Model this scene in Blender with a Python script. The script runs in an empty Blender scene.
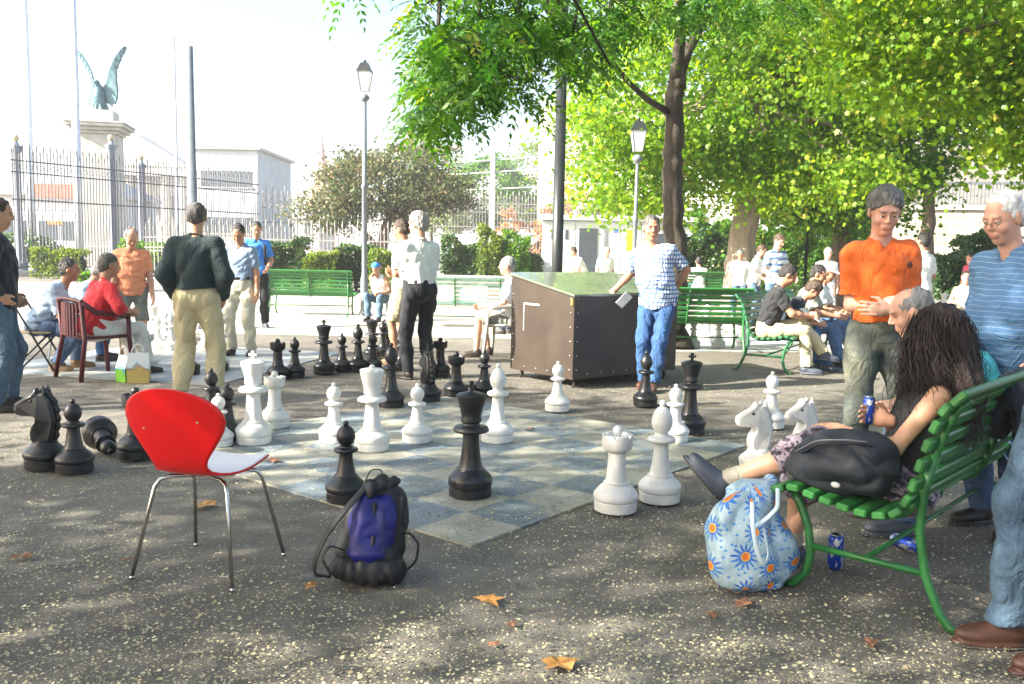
import bpy, math, random
import numpy as np
from mathutils import Vector, Matrix

random.seed(7)
RNG = np.random.default_rng(11)
rad = math.radians
scene = bpy.context.scene
COL = scene.collection

# ------------------------------------------------------------------ camera
FPX, CAMZ, PITCH, ROLL = 881.0, 1.40, rad(5.96), rad(1.1)
_f = np.array([0, math.cos(PITCH), -math.sin(PITCH)])
_r0 = np.array([1.0, 0, 0]); _u0 = np.array([0, math.sin(PITCH), math.cos(PITCH)])
_u = _u0 * math.cos(ROLL) - _r0 * math.sin(ROLL)
_r = _r0 * math.cos(ROLL) + _u0 * math.sin(ROLL)
CAMP = np.array([0, 0, CAMZ])

def ray(px, py):
    return _f * FPX + _r * (px - 512.0) + _u * (342.0 - py)

def G(px, py, z=0.0):
    """the point at height z seen at a photograph position"""
    d = ray(px, py); t = (z - CAMZ) / d[2]
    return CAMP + d * t

def at(px, py, Y):
    d = ray(px, py)
    return CAMP + d * (Y / d[1])

def proj(p):
    q = np.asarray(p, float) - CAMP
    d = q @ _f
    return 512 + FPX * (q @ _r) / d, 342 - FPX * (q @ _u) / d

cam_d = bpy.data.cameras.new("camera"); cam = bpy.data.objects.new("camera", cam_d); COL.objects.link(cam)
cam_d.lens = FPX / 1024 * 36; cam_d.sensor_width = 36; cam_d.clip_start = .05; cam_d.clip_end = 3000
m = Matrix(((_r[0], _u[0], -_f[0], 0), (_r[1], _u[1], -_f[1], 0), (_r[2], _u[2], -_f[2], CAMZ), (0, 0, 0, 1)))
cam.matrix_world = m
scene.camera = cam

# ------------------------------------------------------------------ light
SUN_EL, SUN_AZ = 30.0, (-.93, -.36)
w = bpy.data.worlds.new("World"); scene.world = w; w.use_nodes = True
nt = w.node_tree; nt.nodes.clear()
sky = nt.nodes.new("ShaderNodeTexSky"); sky.sky_type = 'NISHITA'; sky.sun_disc = False
sky.sun_elevation = rad(SUN_EL); sky.sun_rotation = math.atan2(SUN_AZ[0], SUN_AZ[1])
sky.air_density = 1.0; sky.dust_density = 4.0; sky.ozone_density = 1.0
bg = nt.nodes.new("ShaderNodeBackground"); bg.inputs[1].default_value = .092
wo = nt.nodes.new("ShaderNodeOutputWorld")
nt.links.new(sky.outputs[0], bg.inputs[0]); nt.links.new(bg.outputs[0], wo.inputs[0])
sl = bpy.data.lights.new("sun", 'SUN'); so = bpy.data.objects.new("sun", sl); COL.objects.link(so)
sl.energy = 5.0; sl.angle = rad(.53); sl.color = (1, .93, .82)
sd = Vector((SUN_AZ[0] * math.cos(rad(SUN_EL)), SUN_AZ[1] * math.cos(rad(SUN_EL)), math.sin(rad(SUN_EL))))
so.rotation_euler = sd.to_track_quat('Z', 'Y').to_euler(); so.location = (-20, -8, 20)
scene.view_settings.view_transform = 'Standard'; scene.view_settings.look = 'None'
scene.view_settings.exposure = 2.28; scene.view_settings.gamma = 1
scene.render.engine = 'CYCLES'
cy = scene.cycles
cy.max_bounces = 6; cy.diffuse_bounces = 3; cy.glossy_bounces = 3; cy.transmission_bounces = 4
cy.transparent_max_bounces = 6; cy.use_denoising = True; cy.sample_clamp_indirect = 8
cy.caustics_reflective = False; cy.caustics_refractive = False

# ------------------------------------------------------------------ object helpers
def tag(o, label=None, cat=None, group=None, kind=None):
    if label: o["label"] = label
    if cat: o["category"] = cat
    if group: o["group"] = group
    if kind: o["kind"] = kind
    return o

def empty(name, loc=(0, 0, 0), rz=0.0, label=None, cat=None, group=None):
    o = bpy.data.objects.new(name, None); COL.objects.link(o)
    o.location = loc; o.rotation_euler = (0, 0, rz); o.empty_display_size = .1
    return tag(o, label, cat, group)

def mesh(name, V, F, mat, parent=None, smooth=False, mi=None, col=None, loc=None, rz=None):
    V = np.asarray(V, np.float32)
    me = bpy.data.meshes.new(name)
    if isinstance(F, np.ndarray):
        n, k = F.shape
        me.vertices.add(len(V)); me.vertices.foreach_set("co", V.ravel())
        me.loops.add(n * k); me.loops.foreach_set("vertex_index", F.astype(np.int32).ravel())
        me.polygons.add(n)
        me.polygons.foreach_set("loop_start", np.arange(0, n * k, k, dtype=np.int32))
        try: me.polygons.foreach_set("loop_total", np.full(n, k, dtype=np.int32))
        except Exception: pass
        me.update(calc_edges=True)
    else:
        me.from_pydata([tuple(map(float, v)) for v in V], [], [tuple(int(i) for i in f) for f in F]); me.update()
    for m_ in (mat if isinstance(mat, (list, tuple)) else [mat]): me.materials.append(m_)
    if smooth: me.polygons.foreach_set("use_smooth", np.ones(len(me.polygons), bool))
    if mi is not None: me.polygons.foreach_set("material_index", np.asarray(mi, np.int32))
    if col is not None:
        a = me.attributes.new("Col", 'FLOAT_COLOR', 'POINT')
        c = np.ones((len(V), 4), np.float32); c[:, :3] = col; a.data.foreach_set("color", c.ravel())
    o = bpy.data.objects.new(name, me); COL.objects.link(o)
    if parent is not None: o.parent = parent
    if loc is not None: o.location = loc
    if rz is not None: o.rotation_euler = (0, 0, rz)
    return o

class MB:
    """collects shapes into one mesh"""
    def __init__(s): s.V = []; s.F = []; s.I = []; s.n = 0
    def add(s, V, F, mi=0):
        V = np.asarray(V, float).reshape(-1, 3)
        s.V.append(V); s.F += [tuple(int(i) + s.n for i in f) for f in F]; s.I += [mi] * len(F); s.n += len(V); return s
    def box(s, c, d, R=None, mi=0, bev=0.0):
        c = np.array(c, float); h = np.array(d, float) / 2
        if bev <= 0:
            V = np.array([[x, y, z] for x in (-1, 1) for y in (-1, 1) for z in (-1, 1)]) * h
            F = [(0, 1, 3, 2), (4, 6, 7, 5), (0, 4, 5, 1), (2, 3, 7, 6), (0, 2, 6, 4), (1, 5, 7, 3)]
        else:
            b = min(bev, h.min() * .9); V = []; idx = {}
            for x in (-1, 1):
                for y in (-1, 1):
                    for z in (-1, 1):
                        for ax in range(3):
                            p = np.array([x, y, z]) * (h - b); p[ax] = [x, y, z][ax] * h[ax]
                            idx[(x, y, z, ax)] = len(V); V.append(p)
            F = []
            for ax in range(3):
                o1, o2 = [a for a in range(3) if a != ax]
                for sg in (-1, 1):
                    q = []
                    for a, b_ in ((-1, -1), (1, -1), (1, 1), (-1, 1)):
                        k = [0, 0, 0]; k[ax] = sg; k[o1] = a; k[o2] = b_; q.append(idx[(*k, ax)])
                    F.append(q if (sg > 0) == (ax != 1) else q[::-1])
            for ax in range(3):
                o1, o2 = [a for a in range(3) if a != ax]
                for a in (-1, 1):
                    for b_ in (-1, 1):
                        k0 = [0, 0, 0]; k0[ax] = -1; k0[o1] = a; k0[o2] = b_; k1 = list(k0); k1[ax] = 1
                        q = [idx[(*k0, o1)], idx[(*k1, o1)], idx[(*k1, o2)], idx[(*k0, o2)]]; F.append(q)
            for x in (-1, 1):
                for y in (-1, 1):
                    for z in (-1, 1): F.append([idx[(x, y, z, a)] for a in range(3)])
            V = np.array(V)
        if R is not None: V = V @ np.array(R).T
        return s.add(V + c, F, mi)
    def tube(s, pts, r, n=8, mi=0, caps=True, flat=None):
        pts = np.array(pts, float); m_ = len(pts)
        rr = np.full(m_, r, float) if np.isscalar(r) else np.array(r, float)
        T = np.gradient(pts, axis=0) if m_ > 2 else np.repeat([pts[1] - pts[0]], 2, 0)
        T /= np.linalg.norm(T, axis=1)[:, None] + 1e-9
        a = np.array([0, 0, 1.]) if abs(T[0][2]) < .9 else np.array([1., 0, 0])
        V = []
        for i in range(m_):
            u = a - T[i] * (a @ T[i]); u /= np.linalg.norm(u) + 1e-9; a = u; v = np.cross(T[i], u)
            for k in range(n):
                t = 2 * math.pi * k / n
                V.append(pts[i] + rr[i] * (math.cos(t) * u * (flat or 1) + math.sin(t) * v))
        F = [(i * n + k, i * n + (k + 1) % n, (i + 1) * n + (k + 1) % n, (i + 1) * n + k) for i in range(m_ - 1) for k in range(n)]
        if caps: F += [tuple(range(n))[::-1], tuple((m_ - 1) * n + k for k in range(n))]
        return s.add(V, F, mi)
    def lathe(s, prof, n=32, c=(0, 0, 0), mi=0, mod=None):
        V = []; c = np.array(c, float)
        for (r, z) in prof:
            for k in range(n):
                t = 2 * math.pi * k / n
                q = mod(r, z, t) if mod else (r, z)
                V.append((c[0] + q[0] * math.cos(t), c[1] + q[0] * math.sin(t), c[2] + q[1]))
        F = [(i * n + k, i * n + (k + 1) % n, (i + 1) * n + (k + 1) % n, (i + 1) * n + k) for i in range(len(prof) - 1) for k in range(n)]
        F += [tuple(range(n))[::-1], tuple((len(prof) - 1) * n + k for k in range(n))]
        return s.add(V, F, mi)
    def prism(s, poly, a, b, axis='y', mi=0):
        n = len(poly); V = []
        for t in (a, b):
            for (p, q) in poly: V.append({'y': (p, t, q), 'x': (t, p, q), 'z': (p, q, t)}[axis])
        F = [tuple(range(n)), tuple(range(2 * n - 1, n - 1, -1))] + [(i, (i + 1) % n, n + (i + 1) % n, n + i)[::-1] for i in range(n)]
        return s.add(V, F, mi)
    def sph(s, c, r, n=10, mi=0):
        r = np.array([r] * 3 if np.isscalar(r) else r, float)
        V = [(0, 0, -1)]; rings = n // 2
        for i in range(1, rings):
            ph = -math.pi / 2 + math.pi * i / rings
            V += [(math.cos(ph) * math.cos(2 * math.pi * k / n), math.cos(ph) * math.sin(2 * math.pi * k / n), math.sin(ph)) for k in range(n)]
        V.append((0, 0, 1)); L = len(V) - 1
        F = [(0, 1 + (k + 1) % n, 1 + k) for k in range(n)]
        for i in range(rings - 2):
            F += [(1 + i * n + k, 1 + i * n + (k + 1) % n, 1 + (i + 1) * n + (k + 1) % n, 1 + (i + 1) * n + k) for k in range(n)]
        o = 1 + (rings - 2) * n
        F += [(o + k, o + (k + 1) % n, L) for k in range(n)]
        return s.add(np.array(V) * r + np.array(c, float), F, mi)
    def build(s, name, mat, parent=None, smooth=False, **k):
        return mesh(name, np.concatenate(s.V), s.F, mat, parent, smooth, mi=s.I if any(s.I) else None, **k)

def autosmooth(o, deg=35):
    me = o.data
    try:
        bpy.context.view_layer.objects.active = o
        me.polygons.foreach_set("use_smooth", np.ones(len(me.polygons), bool))
        me.set_sharp_from_angle(angle=rad(deg))
    except Exception: pass
    return o

def copy_tree(o, loc=None, rz=None):
    c = o.copy(); COL.objects.link(c)
    if loc is not None: c.location = loc
    if rz is not None: c.rotation_euler = (0, 0, rz)
    for ch in list(o.children):
        d = ch.copy(); COL.objects.link(d); d.parent = c
        for g in list(ch.children):
            e = g.copy(); COL.objects.link(e); e.parent = d
    return c

# ------------------------------------------------------------------ materials
def srgb(h):
    h = h.lstrip('#'); v = [int(h[i:i + 2], 16) / 255 for i in (0, 2, 4)]
    return tuple((c / 12.92 if c <= .04045 else ((c + .055) / 1.055) ** 2.4) for c in v)

def base_mat(name):
    m_ = bpy.data.materials.new(name); m_.use_nodes = True
    n = m_.node_tree; b = n.nodes["Principled BSDF"]; return m_, n, b

def N(nt, typ, **k):
    n = nt.nodes.new(typ)
    for a, v in k.items():
        if a.startswith('i_'):
            key = a[2:]; n.inputs[int(key) if key.isdigit() else key.replace('_', ' ')].default_value = v
        else: setattr(n, a, v)
    return n

def ramp(nt, fac, stops):
    r = nt.nodes.new("ShaderNodeValToRGB"); cr = r.color_ramp
    while len(cr.elements) < len(stops): cr.elements.new(.5)
    for e, (p, c) in zip(cr.elements, stops):
        e.position = p; e.color = (*c, 1) if len(c) == 3 else c
    nt.links.new(fac, r.inputs[0]); return r

def mixc(nt, a, b, f=None, mode='MIX', fac=.5):
    mx = nt.nodes.new("ShaderNodeMix"); mx.data_type = 'RGBA'; mx.blend_type = mode
    mx.inputs[0].default_value = fac
    if f is not None: nt.links.new(f, mx.inputs[0])
    for v, i in ((a, 6), (b, 7)):
        if isinstance(v, tuple): mx.inputs[i].default_value = (*v[:3], 1)
        else: nt.links.new(v, mx.inputs[i])
    return mx.outputs[2]

def noise(nt, scale, detail=4, rough=.55, coord='Object', stretch=None, dist=0):
    tc = nt.nodes.new("ShaderNodeTexCoord"); out = tc.outputs[coord]
    if stretch:
        mp = nt.nodes.new("ShaderNodeMapping"); mp.inputs['Scale'].default_value = stretch
        nt.links.new(out, mp.inputs[0]); out = mp.outputs[0]
    n = nt.nodes.new("ShaderNodeTexNoise"); n.inputs['Scale'].default_value = scale; n.inputs['Detail'].default_value = detail
    n.inputs['Roughness'].default_value = rough; n.inputs['Distortion'].default_value = dist
    nt.links.new(out, n.inputs['Vector']); return n.outputs['Fac'] if 'Fac' in n.outputs else n.outputs[0]

def bump(nt, b, h, strength=.3, dist=.01):
    bn = nt.nodes.new("ShaderNodeBump"); bn.inputs['Strength'].default_value = strength; bn.inputs['Distance'].default_value = dist
    nt.links.new(h, bn.inputs['Height']); nt.links.new(bn.outputs[0], b.inputs['Normal'])

_mc = {}
def fold_bump(n, b, fine, fs, fd, scale=7.0, depth=.035, strength=.5):
    big = noise(n, scale, 3, .5, dist=1.1, stretch=(1, 1, .8)); r1 = ramp(n, big, [(.25, (0, 0, 0)), (.46, (.8,) * 3), (.54, (.55,) * 3), (.8, (1, 1, 1))]).outputs[0]
    b1 = n.nodes.new('ShaderNodeBump'); b1.inputs['Strength'].default_value = strength; b1.inputs['Distance'].default_value = depth; n.links.new(r1, b1.inputs['Height'])
    b2 = n.nodes.new('ShaderNodeBump'); b2.inputs['Strength'].default_value = fs; b2.inputs['Distance'].default_value = fd; n.links.new(fine, b2.inputs['Height']); n.links.new(b1.outputs[0], b2.inputs['Normal']); n.links.new(b2.outputs[0], b.inputs['Normal'])

def M(name, col, rough=.6, var=.2, scale=6, bmp=0.0, bscale=80, metal=0.0, spec=.5, dirt=None, dirtf=.5, stretch=None, attr=False, sheen=0, sss=0, coord='Object', folds=0):
    key = (name, col, rough)
    if key in _mc: return _mc[key]
    m_, n, b = base_mat(name)
    lo = tuple(c * (1 - var) for c in col); hi = tuple(min(1, c * (1 + var)) for c in col)
    nz = noise(n, scale, 5, coord=coord, stretch=stretch)
    c = ramp(n, nz, [(.3, lo), (.7, hi)]).outputs[0]
    if dirt:
        d = ramp(n, noise(n, scale * .45, 6, .65), [(.48, (0, 0, 0)), (.72, (dirtf,) * 3)]).outputs[0]
        c = mixc(n, c, dirt, d)
    if attr:
        at_ = n.nodes.new("ShaderNodeAttribute"); at_.attribute_name = "Col"
        c = mixc(n, c, at_.outputs['Color'], mode='MULTIPLY', fac=1)
    n.links.new(c, b.inputs['Base Color'])
    b.inputs['Roughness'].default_value = rough; b.inputs['Metallic'].default_value = metal
    b.inputs['Specular IOR Level'].default_value = spec
    if sheen: b.inputs['Sheen Weight'].default_value = sheen
    if sss:
        b.inputs['Subsurface Weight'].default_value = sss; b.inputs['Subsurface Radius'].default_value = (.9, .3, .15); b.inputs['Subsurface Scale'].default_value = .01
    if folds: fold_bump(n, b, noise(n, bscale, 4), bmp, .004, depth=folds)
    elif bmp: bump(n, b, noise(n, bscale, 4), bmp, .01)
    _mc[key] = m_; return m_

def leaf_mat(name, stops, trans=.45, rough=.45):
    m_, n, b = base_mat(name)
    a = n.nodes.new("ShaderNodeAttribute"); a.attribute_name = "rnd"
    c = ramp(n, a.outputs['Fac'], stops).outputs[0]
    n.links.new(c, b.inputs['Base Color']); b.inputs['Roughness'].default_value = rough
    b.inputs['Specular IOR Level'].default_value = .4
    t = n.nodes.new("ShaderNodeBsdfTranslucent")
    hs = n.nodes.new("ShaderNodeHueSaturation"); hs.inputs['Hue'].default_value = .488; hs.inputs['Value'].default_value = 1.5; hs.inputs['Saturation'].default_value = 1.1
    n.links.new(c, hs.inputs['Color']); n.links.new(hs.outputs[0], t.inputs[0])
    mx = n.nodes.new("ShaderNodeMixShader"); mx.inputs[0].default_value = trans
    n.links.new(b.outputs[0], mx.inputs[1]); n.links.new(t.outputs[0], mx.inputs[2])
    n.links.new(mx.outputs[0], n.nodes["Material Output"].inputs[0]); return m_

# ------------------------------------------------------------------ signed distance shapes and surface nets
def frame(fwd, up):
    f = np.array(fwd, float); f /= np.linalg.norm(f); u = np.array(up, float); u = u - f * (u @ f); u /= np.linalg.norm(u)
    return np.stack([np.cross(f, u), f, u], 1)      # columns: x(right), y(fwd), z(up)

def rc(a, b, ra, rb, k=.02): return ('c', np.array(a, float), np.array(b, float), ra, rb, k)
def cc(a, b, ra, rb, k=.02): return ('cc', np.array(a, float), np.array(b, float), ra, rb, k)
def el(c, r, R=None, k=.02): return ('e', np.array(c, float), np.array(r, float), np.eye(3) if R is None else R, k)
def sub(p): return ('sub', p)
def cut(pt, n, k=0): return ('cut', np.array(pt, float), np.array(n, float) / np.linalg.norm(n), k)   # removes the side n points to

def _sd(p, P):
    if p[0] in ('c', 'cc'):
        a, b, ra, rb = p[1:5]; d = b - a; L2 = d @ d + 1e-12
        t = ((P - a) @ d) / L2; tc = np.clip(t, 0, 1)
        q = P - a - tc[..., None] * d
        if p[0] == 'c': return np.sqrt((q * q).sum(-1)) - (ra + (rb - ra) * tc)
        q = P - a - t[..., None] * d; L = math.sqrt(L2)
        return np.maximum(np.sqrt((q * q).sum(-1)) - (ra + (rb - ra) * tc), np.maximum(-t, t - 1) * L)
    if p[0] == 'e':
        c, r, R = p[1:4]; q = (P - c) @ R
        k0 = np.sqrt(((q / r) ** 2).sum(-1)); k1 = np.sqrt(((q / r ** 2) ** 2).sum(-1)) + 1e-9
        return k0 * (k0 - 1) / k1

def _bb(p):
    if p[0] in ('c', 'cc'):
        r = max(p[3], p[4]); return np.minimum(p[1], p[2]) - r, np.maximum(p[1], p[2]) + r
    r = np.abs(p[3]) @ p[2]; return p[1] - r, p[1] + r

def sdf_mesh(prims, h, disp=None):
    adds = [p for p in prims if p[0] in ('c', 'cc', 'e')]
    lo = np.min([_bb(p)[0] for p in adds], 0) - 3 * h - .012; hi = np.max([_bb(p)[1] for p in adds], 0) + 3 * h + .012
    n = np.ceil((hi - lo) / h).astype(int) + 1
    F = np.full(n, .2, np.float32)
    def grid(i0, i1):
        X = [lo[a] + h * np.arange(i0[a], i1[a]) for a in range(3)]
        return np.stack(np.meshgrid(*X, indexing='ij'), -1).astype(np.float32)
    for p in prims:
        if p[0] == 'cut':
            P = grid((0, 0, 0), n); d = ((P - p[1]) @ p[2]).astype(np.float32); F = np.maximum(F, d); continue
        q = p[1] if p[0] == 'sub' else p
        a, b = _bb(q); mg = q[-1] + 2.5 * h + .012
        i0 = np.clip(np.floor((a - mg - lo) / h).astype(int), 0, n); i1 = np.clip(np.ceil((b + mg - lo) / h).astype(int) + 1, 0, n)
        if (i1 <= i0).any(): continue
        s = tuple(slice(i0[k], i1[k]) for k in range(3)); d = _sd(q, grid(i0, i1)); f = F[s]; k = q[-1]
        if p[0] == 'sub':
            hh = np.clip(.5 - .5 * (f + d) / k, 0, 1); F[s] = f * (1 - hh) - d * hh + k * hh * (1 - hh)
        else:
            hh = np.clip(.5 + .5 * (d - f) / k, 0, 1); F[s] = d * (1 - hh) + f * hh - k * hh * (1 - hh)
    if disp is not None:
        P = grid((0, 0, 0), n); msk = np.abs(F) < .03
        F[msk] += disp(P[msk]).astype(np.float32)
    F[0] = F[-1] = .2; F[:, 0] = F[:, -1] = .2; F[:, :, 0] = F[:, :, -1] = .2
    # surface nets
    sgn = F < 0
    c = np.array(F.shape) - 1
    cnt = np.zeros(c, np.int16); acc = np.zeros((*c, 3), np.float32)
    corner = lambda A, d: A[d[0]:d[0] + c[0], d[1]:d[1] + c[1], d[2]:d[2] + c[2]]
    tot = sum(corner(sgn, (i, j, k)).astype(np.int8) for i in (0, 1) for j in (0, 1) for k in (0, 1))
    act = np.argwhere((tot > 0) & (tot < 8))
    if len(act) == 0: return np.zeros((0, 3)), np.zeros((0, 4), int)
    I, J, K = act.T
    acc = np.zeros((len(act), 3)); cnt = np.zeros(len(act))
    for ax in range(3):
        o = [a for a in range(3) if a != ax]
        for u in (0, 1):
            for v in (0, 1):
                d0 = [0, 0, 0]; d0[o[0]] = u; d0[o[1]] = v; d1 = list(d0); d1[ax] = 1
                f0 = F[I + d0[0], J + d0[1], K + d0[2]]; f1 = F[I + d1[0], J + d1[1], K + d1[2]]
                cr = (f0 < 0) != (f1 < 0)
                t = np.where(cr, f0 / np.where(cr, f0 - f1, 1), 0)
                for a in range(3):
                    val = d0[a] + (t if a == ax else 0)
                    acc[:, a] += np.where(cr, val, 0)
                cnt += cr
    V = (act + acc / cnt[:, None]) * h + lo
    idx = np.full(c, -1, np.int32); idx[I, J, K] = np.arange(len(act))
    Q = []
    for ax in range(3):
        o = [a for a in range(3) if a != ax]
        sl0 = [slice(None)] * 3; sl1 = [slice(None)] * 3; sl0[ax] = slice(0, -1); sl1[ax] = slice(1, None)
        E = np.argwhere(sgn[tuple(sl0)] != sgn[tuple(sl1)])
        s0 = sgn[E[:, 0], E[:, 1], E[:, 2]]
        q = []
        for (u, v) in ((0, 0), (-1, 0), (-1, -1), (0, -1)):
            e = E.copy(); e[:, o[0]] += u; e[:, o[1]] += v; q.append(idx[e[:, 0], e[:, 1], e[:, 2]])
        q = np.stack(q, 1)
        fl = s0 if ax != 1 else ~s0
        q[~fl] = q[~fl][:, ::-1]; Q.append(q)
    Q = np.concatenate(Q); Q = Q[(Q >= 0).all(1)]
    return V, Q

def blob(name, prims, h, mat, parent=None, disp=None, colf=None, loc=None, rz=None):
    V, Q = sdf_mesh(prims, h, disp)
    return mesh(name, V, Q, mat, parent, True, col=None if colf is None else colf(V), loc=loc, rz=rz)

def wrinkle(amp, freq, seed=0, stretch=(1, 1, 1)):
    r = np.random.default_rng(seed); D = r.normal(size=(7, 3)) * freq * np.array(stretch); ph = r.uniform(0, 6.28, 7)
    W = r.normal(size=(3, 3)) * freq * .5
    def f(P):
        Pw = P + .25 / freq * np.sin(P @ W.T * 1.3)
        v = 0
        for i in range(7): v = v + np.sin(Pw @ D[i] + ph[i])
        v = v / 7
        return amp * np.maximum(.75 - 3.4 * np.abs(v), -1.1)
    return f
# ------------------------------------------------------------------ people
def ik(a, t, L1, L2, pole):
    a = np.array(a, float); t = np.array(t, float); d = t - a; L = np.linalg.norm(d); L_ = min(L, (L1 + L2) * .995); d /= L + 1e-9
    x = (L1 * L1 - L2 * L2 + L_ * L_) / (2 * L_); hgt = math.sqrt(max(L1 * L1 - x * x, 0))
    p = np.array(pole, float); p = p - d * (p @ d); p /= np.linalg.norm(p) + 1e-9
    return a + d * x + p * hgt, a + d * L_

def hand(W, d, pn, side, s, curl, vox, spread=1.0):
    """palm, four fingers and a thumb. d: direction of the hand, pn: where the palm looks, side: towards the thumb"""
    d = d / np.linalg.norm(d); pn = pn - d * (pn @ d); pn /= np.linalg.norm(pn) + 1e-9; sd_ = np.cross(pn, d)
    if sd_ @ side < 0: sd_ = -sd_
    R = np.stack([sd_, d, pn], 1); fr = .0095 * s if vox < .008 else .0108 * s
    out = [el(W + d * .052 * s, (.041 * s, .055 * s, .017 * s), R, .012), rc(W - d * .01 * s, W + d * .03 * s, .024 * s, .026 * s, .02)]
    for i, (o, L) in enumerate(((.031, .072), (.0105, .08), (-.0105, .075), (-.031, .058))):
        b = W + (d * .088 + sd_ * o * 1.0) * s; c1 = rad(curl * (.8 + .08 * i)); c2 = c1 * 2.1
        d1 = d * math.cos(c1) + pn * math.sin(c1) + sd_ * o * spread * 2.0; d2 = d * math.cos(c2) + pn * math.sin(c2) + sd_ * o * spread
        m1 = b + d1 * L * .5 * s; out += [rc(b - d1 * .02 * s, m1, fr, fr * .95, .004), rc(m1, m1 + d2 * L * .5 * s, fr * .95, fr * .8, .004)]
    t0 = W + (d * .025 + sd_ * .03) * s; t1 = t0 + (d * .032 + sd_ * .028 + pn * .012) * s; t2 = t1 + (d * .03 + sd_ * .006 + pn * .016) * s
    out += [rc(t0, t1, fr * 1.35, fr * 1.15, .01), rc(t1, t2, fr * 1.1, fr * .85, .005)]
    return out

MATS = {}
def person(label, x, y, rz, H=1.75, vox=.01, pel=(0, 0, .97), bend=0, lean=0, twist=0, head=(0, 0), neckf=10, bulk=1.0, belly=0.0,
           hands=None, elbow=None, feet=None, knee=None, toe=(8, -8), hdir=None, palm=None, curl=25,
           shirt='white', sleeve=.75, untuck=.10, trousers='denim', tlen=1.0, shoe='dark', hair='grey', hstyle='short',
           skin='skin', belt=None, loose=1.0, ease=.005, wr=.009, group=None, seed=0, faces=None, coll=True, feetpitch=(0, 0), sock=False, mass=1.0, hair_vox=None):
    s = H / 1.75; rng = np.random.default_rng(seed + 5)
    V3 = lambda v: np.array(v, float) * s
    P = V3(pel); b = rad(bend); l = rad(lean); tw = rad(twist)
    U = np.array([math.sin(l), math.sin(b) * math.cos(l), math.cos(b) * math.cos(l)])
    Xh = np.array([1., 0, 0]); Xs = np.array([math.cos(tw), math.sin(tw), 0]); Xs = Xs - U * (Xs @ U); Xs /= np.linalg.norm(Xs)
    Fw = np.cross(U, Xs); Fh = np.array([0, 1., 0])
    C = P + U * .31 * s; Nk = P + U * .515 * s; sh = {i: P + U * .425 * s + Xs * i * .157 * s * bulk for i in (-1, 1)}
    if b > rad(20):   # rounded back when bending
        Nk = Nk + Fw * .03 * s
    hp = {i: P - np.array([0, 0, .04 * s]) + Xh * i * .092 * s for i in (-1, 1)}
    nf = rad(neckf) + b * .35; nd = Fw * math.sin(nf) * .9 + U * math.cos(nf); nd = nd * .6 + np.array([0, 0, .4]); nd /= np.linalg.norm(nd)
    hy, hpch = rad(head[0]), rad(head[1])
    fh = np.array([-math.sin(hy) * math.cos(hpch), math.cos(hy) * math.cos(hpch), -math.sin(hpch)]); uh = np.array([0, 0, 1.]) + .35 * U
    HR = frame(fh, uh + fh * .001)
    Hc = Nk + nd * .085 * s + HR[:, 2] * .075 * s + HR[:, 1] * .02 * s
    h2 = lambda v: Hc + HR @ (np.array(v, float) * s)
    hands = hands or {}; elbow = elbow or {}; feet = feet or {}; knee = knee or {}; hdir = hdir or {}; palm = palm or {}
    LA, LF, LT, LS = .285 * s, .255 * s, .435 * s, .43 * s
    wrist, elb, ank, kn = {}, {}, {}, {}
    for i in (-1, 1):
        t = V3(hands[i]) if i in hands else sh[i] + np.array([i * .07, .05, -.50]) * s
        elb[i], wrist[i] = ik(sh[i], t, LA, LF, elbow.get(i, (i * .5, -.8, -.3)))
        t = V3(feet[i]) if i in feet else np.array([i * .12, 0, .085]) * s
        kn[i], ank[i] = ik(hp[i], t, LT, LS, knee.get(i, (i * .15, 1, .1)))
    R3 = np.stack([Xs, Fw, U], 1); RP = np.stack([Xh, np.cross(U, Xh) / np.linalg.norm(np.cross(U, Xh)), U], 1)
    bk = bulk
    def torso(g, shl=True):
        o = []
        o += [el(P - U * .01 * s, ((.158 * bk + g) * s, (.108 * bk + belly * .3 + g) * s, (.13 + g) * s), RP, .05)]
        o += [el(P + U * .15 * s + Fw * (.01 + belly * .55) * s, ((.145 * bk + belly * .5 + g) * s, (.100 * bk + belly * .8 + g) * s, (.16 + g) * s), R3, .06)]
        o += [el(C - U * .02 * s + Fw * .005 * s, ((.155 * bk + g) * s, (.110 * bk + g) * s, (.175 + g) * s), R3, .06)]
        for i in (-1, 1):
            o += [rc(P + U * (.468 - g * .6) * s + Xs * i * .03 * s, sh[i] - U * .004 * s, (.042 + g) * s, (.043 + g) * s, .035)] if shl else [rc(P + U * .46 * s + Xs * i * .05 * s - Fw * .01 * s, P + U * .30 * s + Xs * i * .09 * s, (.040 + g) * s, (.06 + g) * s, .02)]
            o += [rc(C + U * .03 * s + Xs * i * .080 * s * bk + Fw * .02 * s, C + U * .07 * s + Xs * i * .08 * s, (.073 + g) * s, (.065 + g) * s, .04)]
        return o
    def upper(i, g, f=1.0, t='c'):
        e = sh[i] + (elb[i] - sh[i]) * f; r1 = .049 + (.041 - .049) * f
        return [rc(sh[i], sh[i] + (elb[i] - sh[i]) * min(f, .3), (.049 * mass + g) * s, (.048 * mass + g) * s, .03), (rc if t == 'c' else cc)(sh[i], e, (.049 * mass + g) * s, (r1 * mass + g * 1.25) * s, .02)]
    # --- body
    lk = .82 if (trousers and tlen >= 1) else 1.0; B = torso(-.008 if shirt else 0)
    B += [rc(Nk - U * .03 * s, h2((0, -.02, -.05)), .058 * s, .054 * s, .03)]
    B += [el(h2((0, -.012, .03)), np.array((.077, .096, .090)) * s, HR, .03), el(h2((0, .018, -.04)), np.array((.060, .070, .078)) * s, HR, .03),
          el(h2((0, .058, -.098)), np.array((.024, .020, .018)) * s, HR, .025)]
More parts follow.
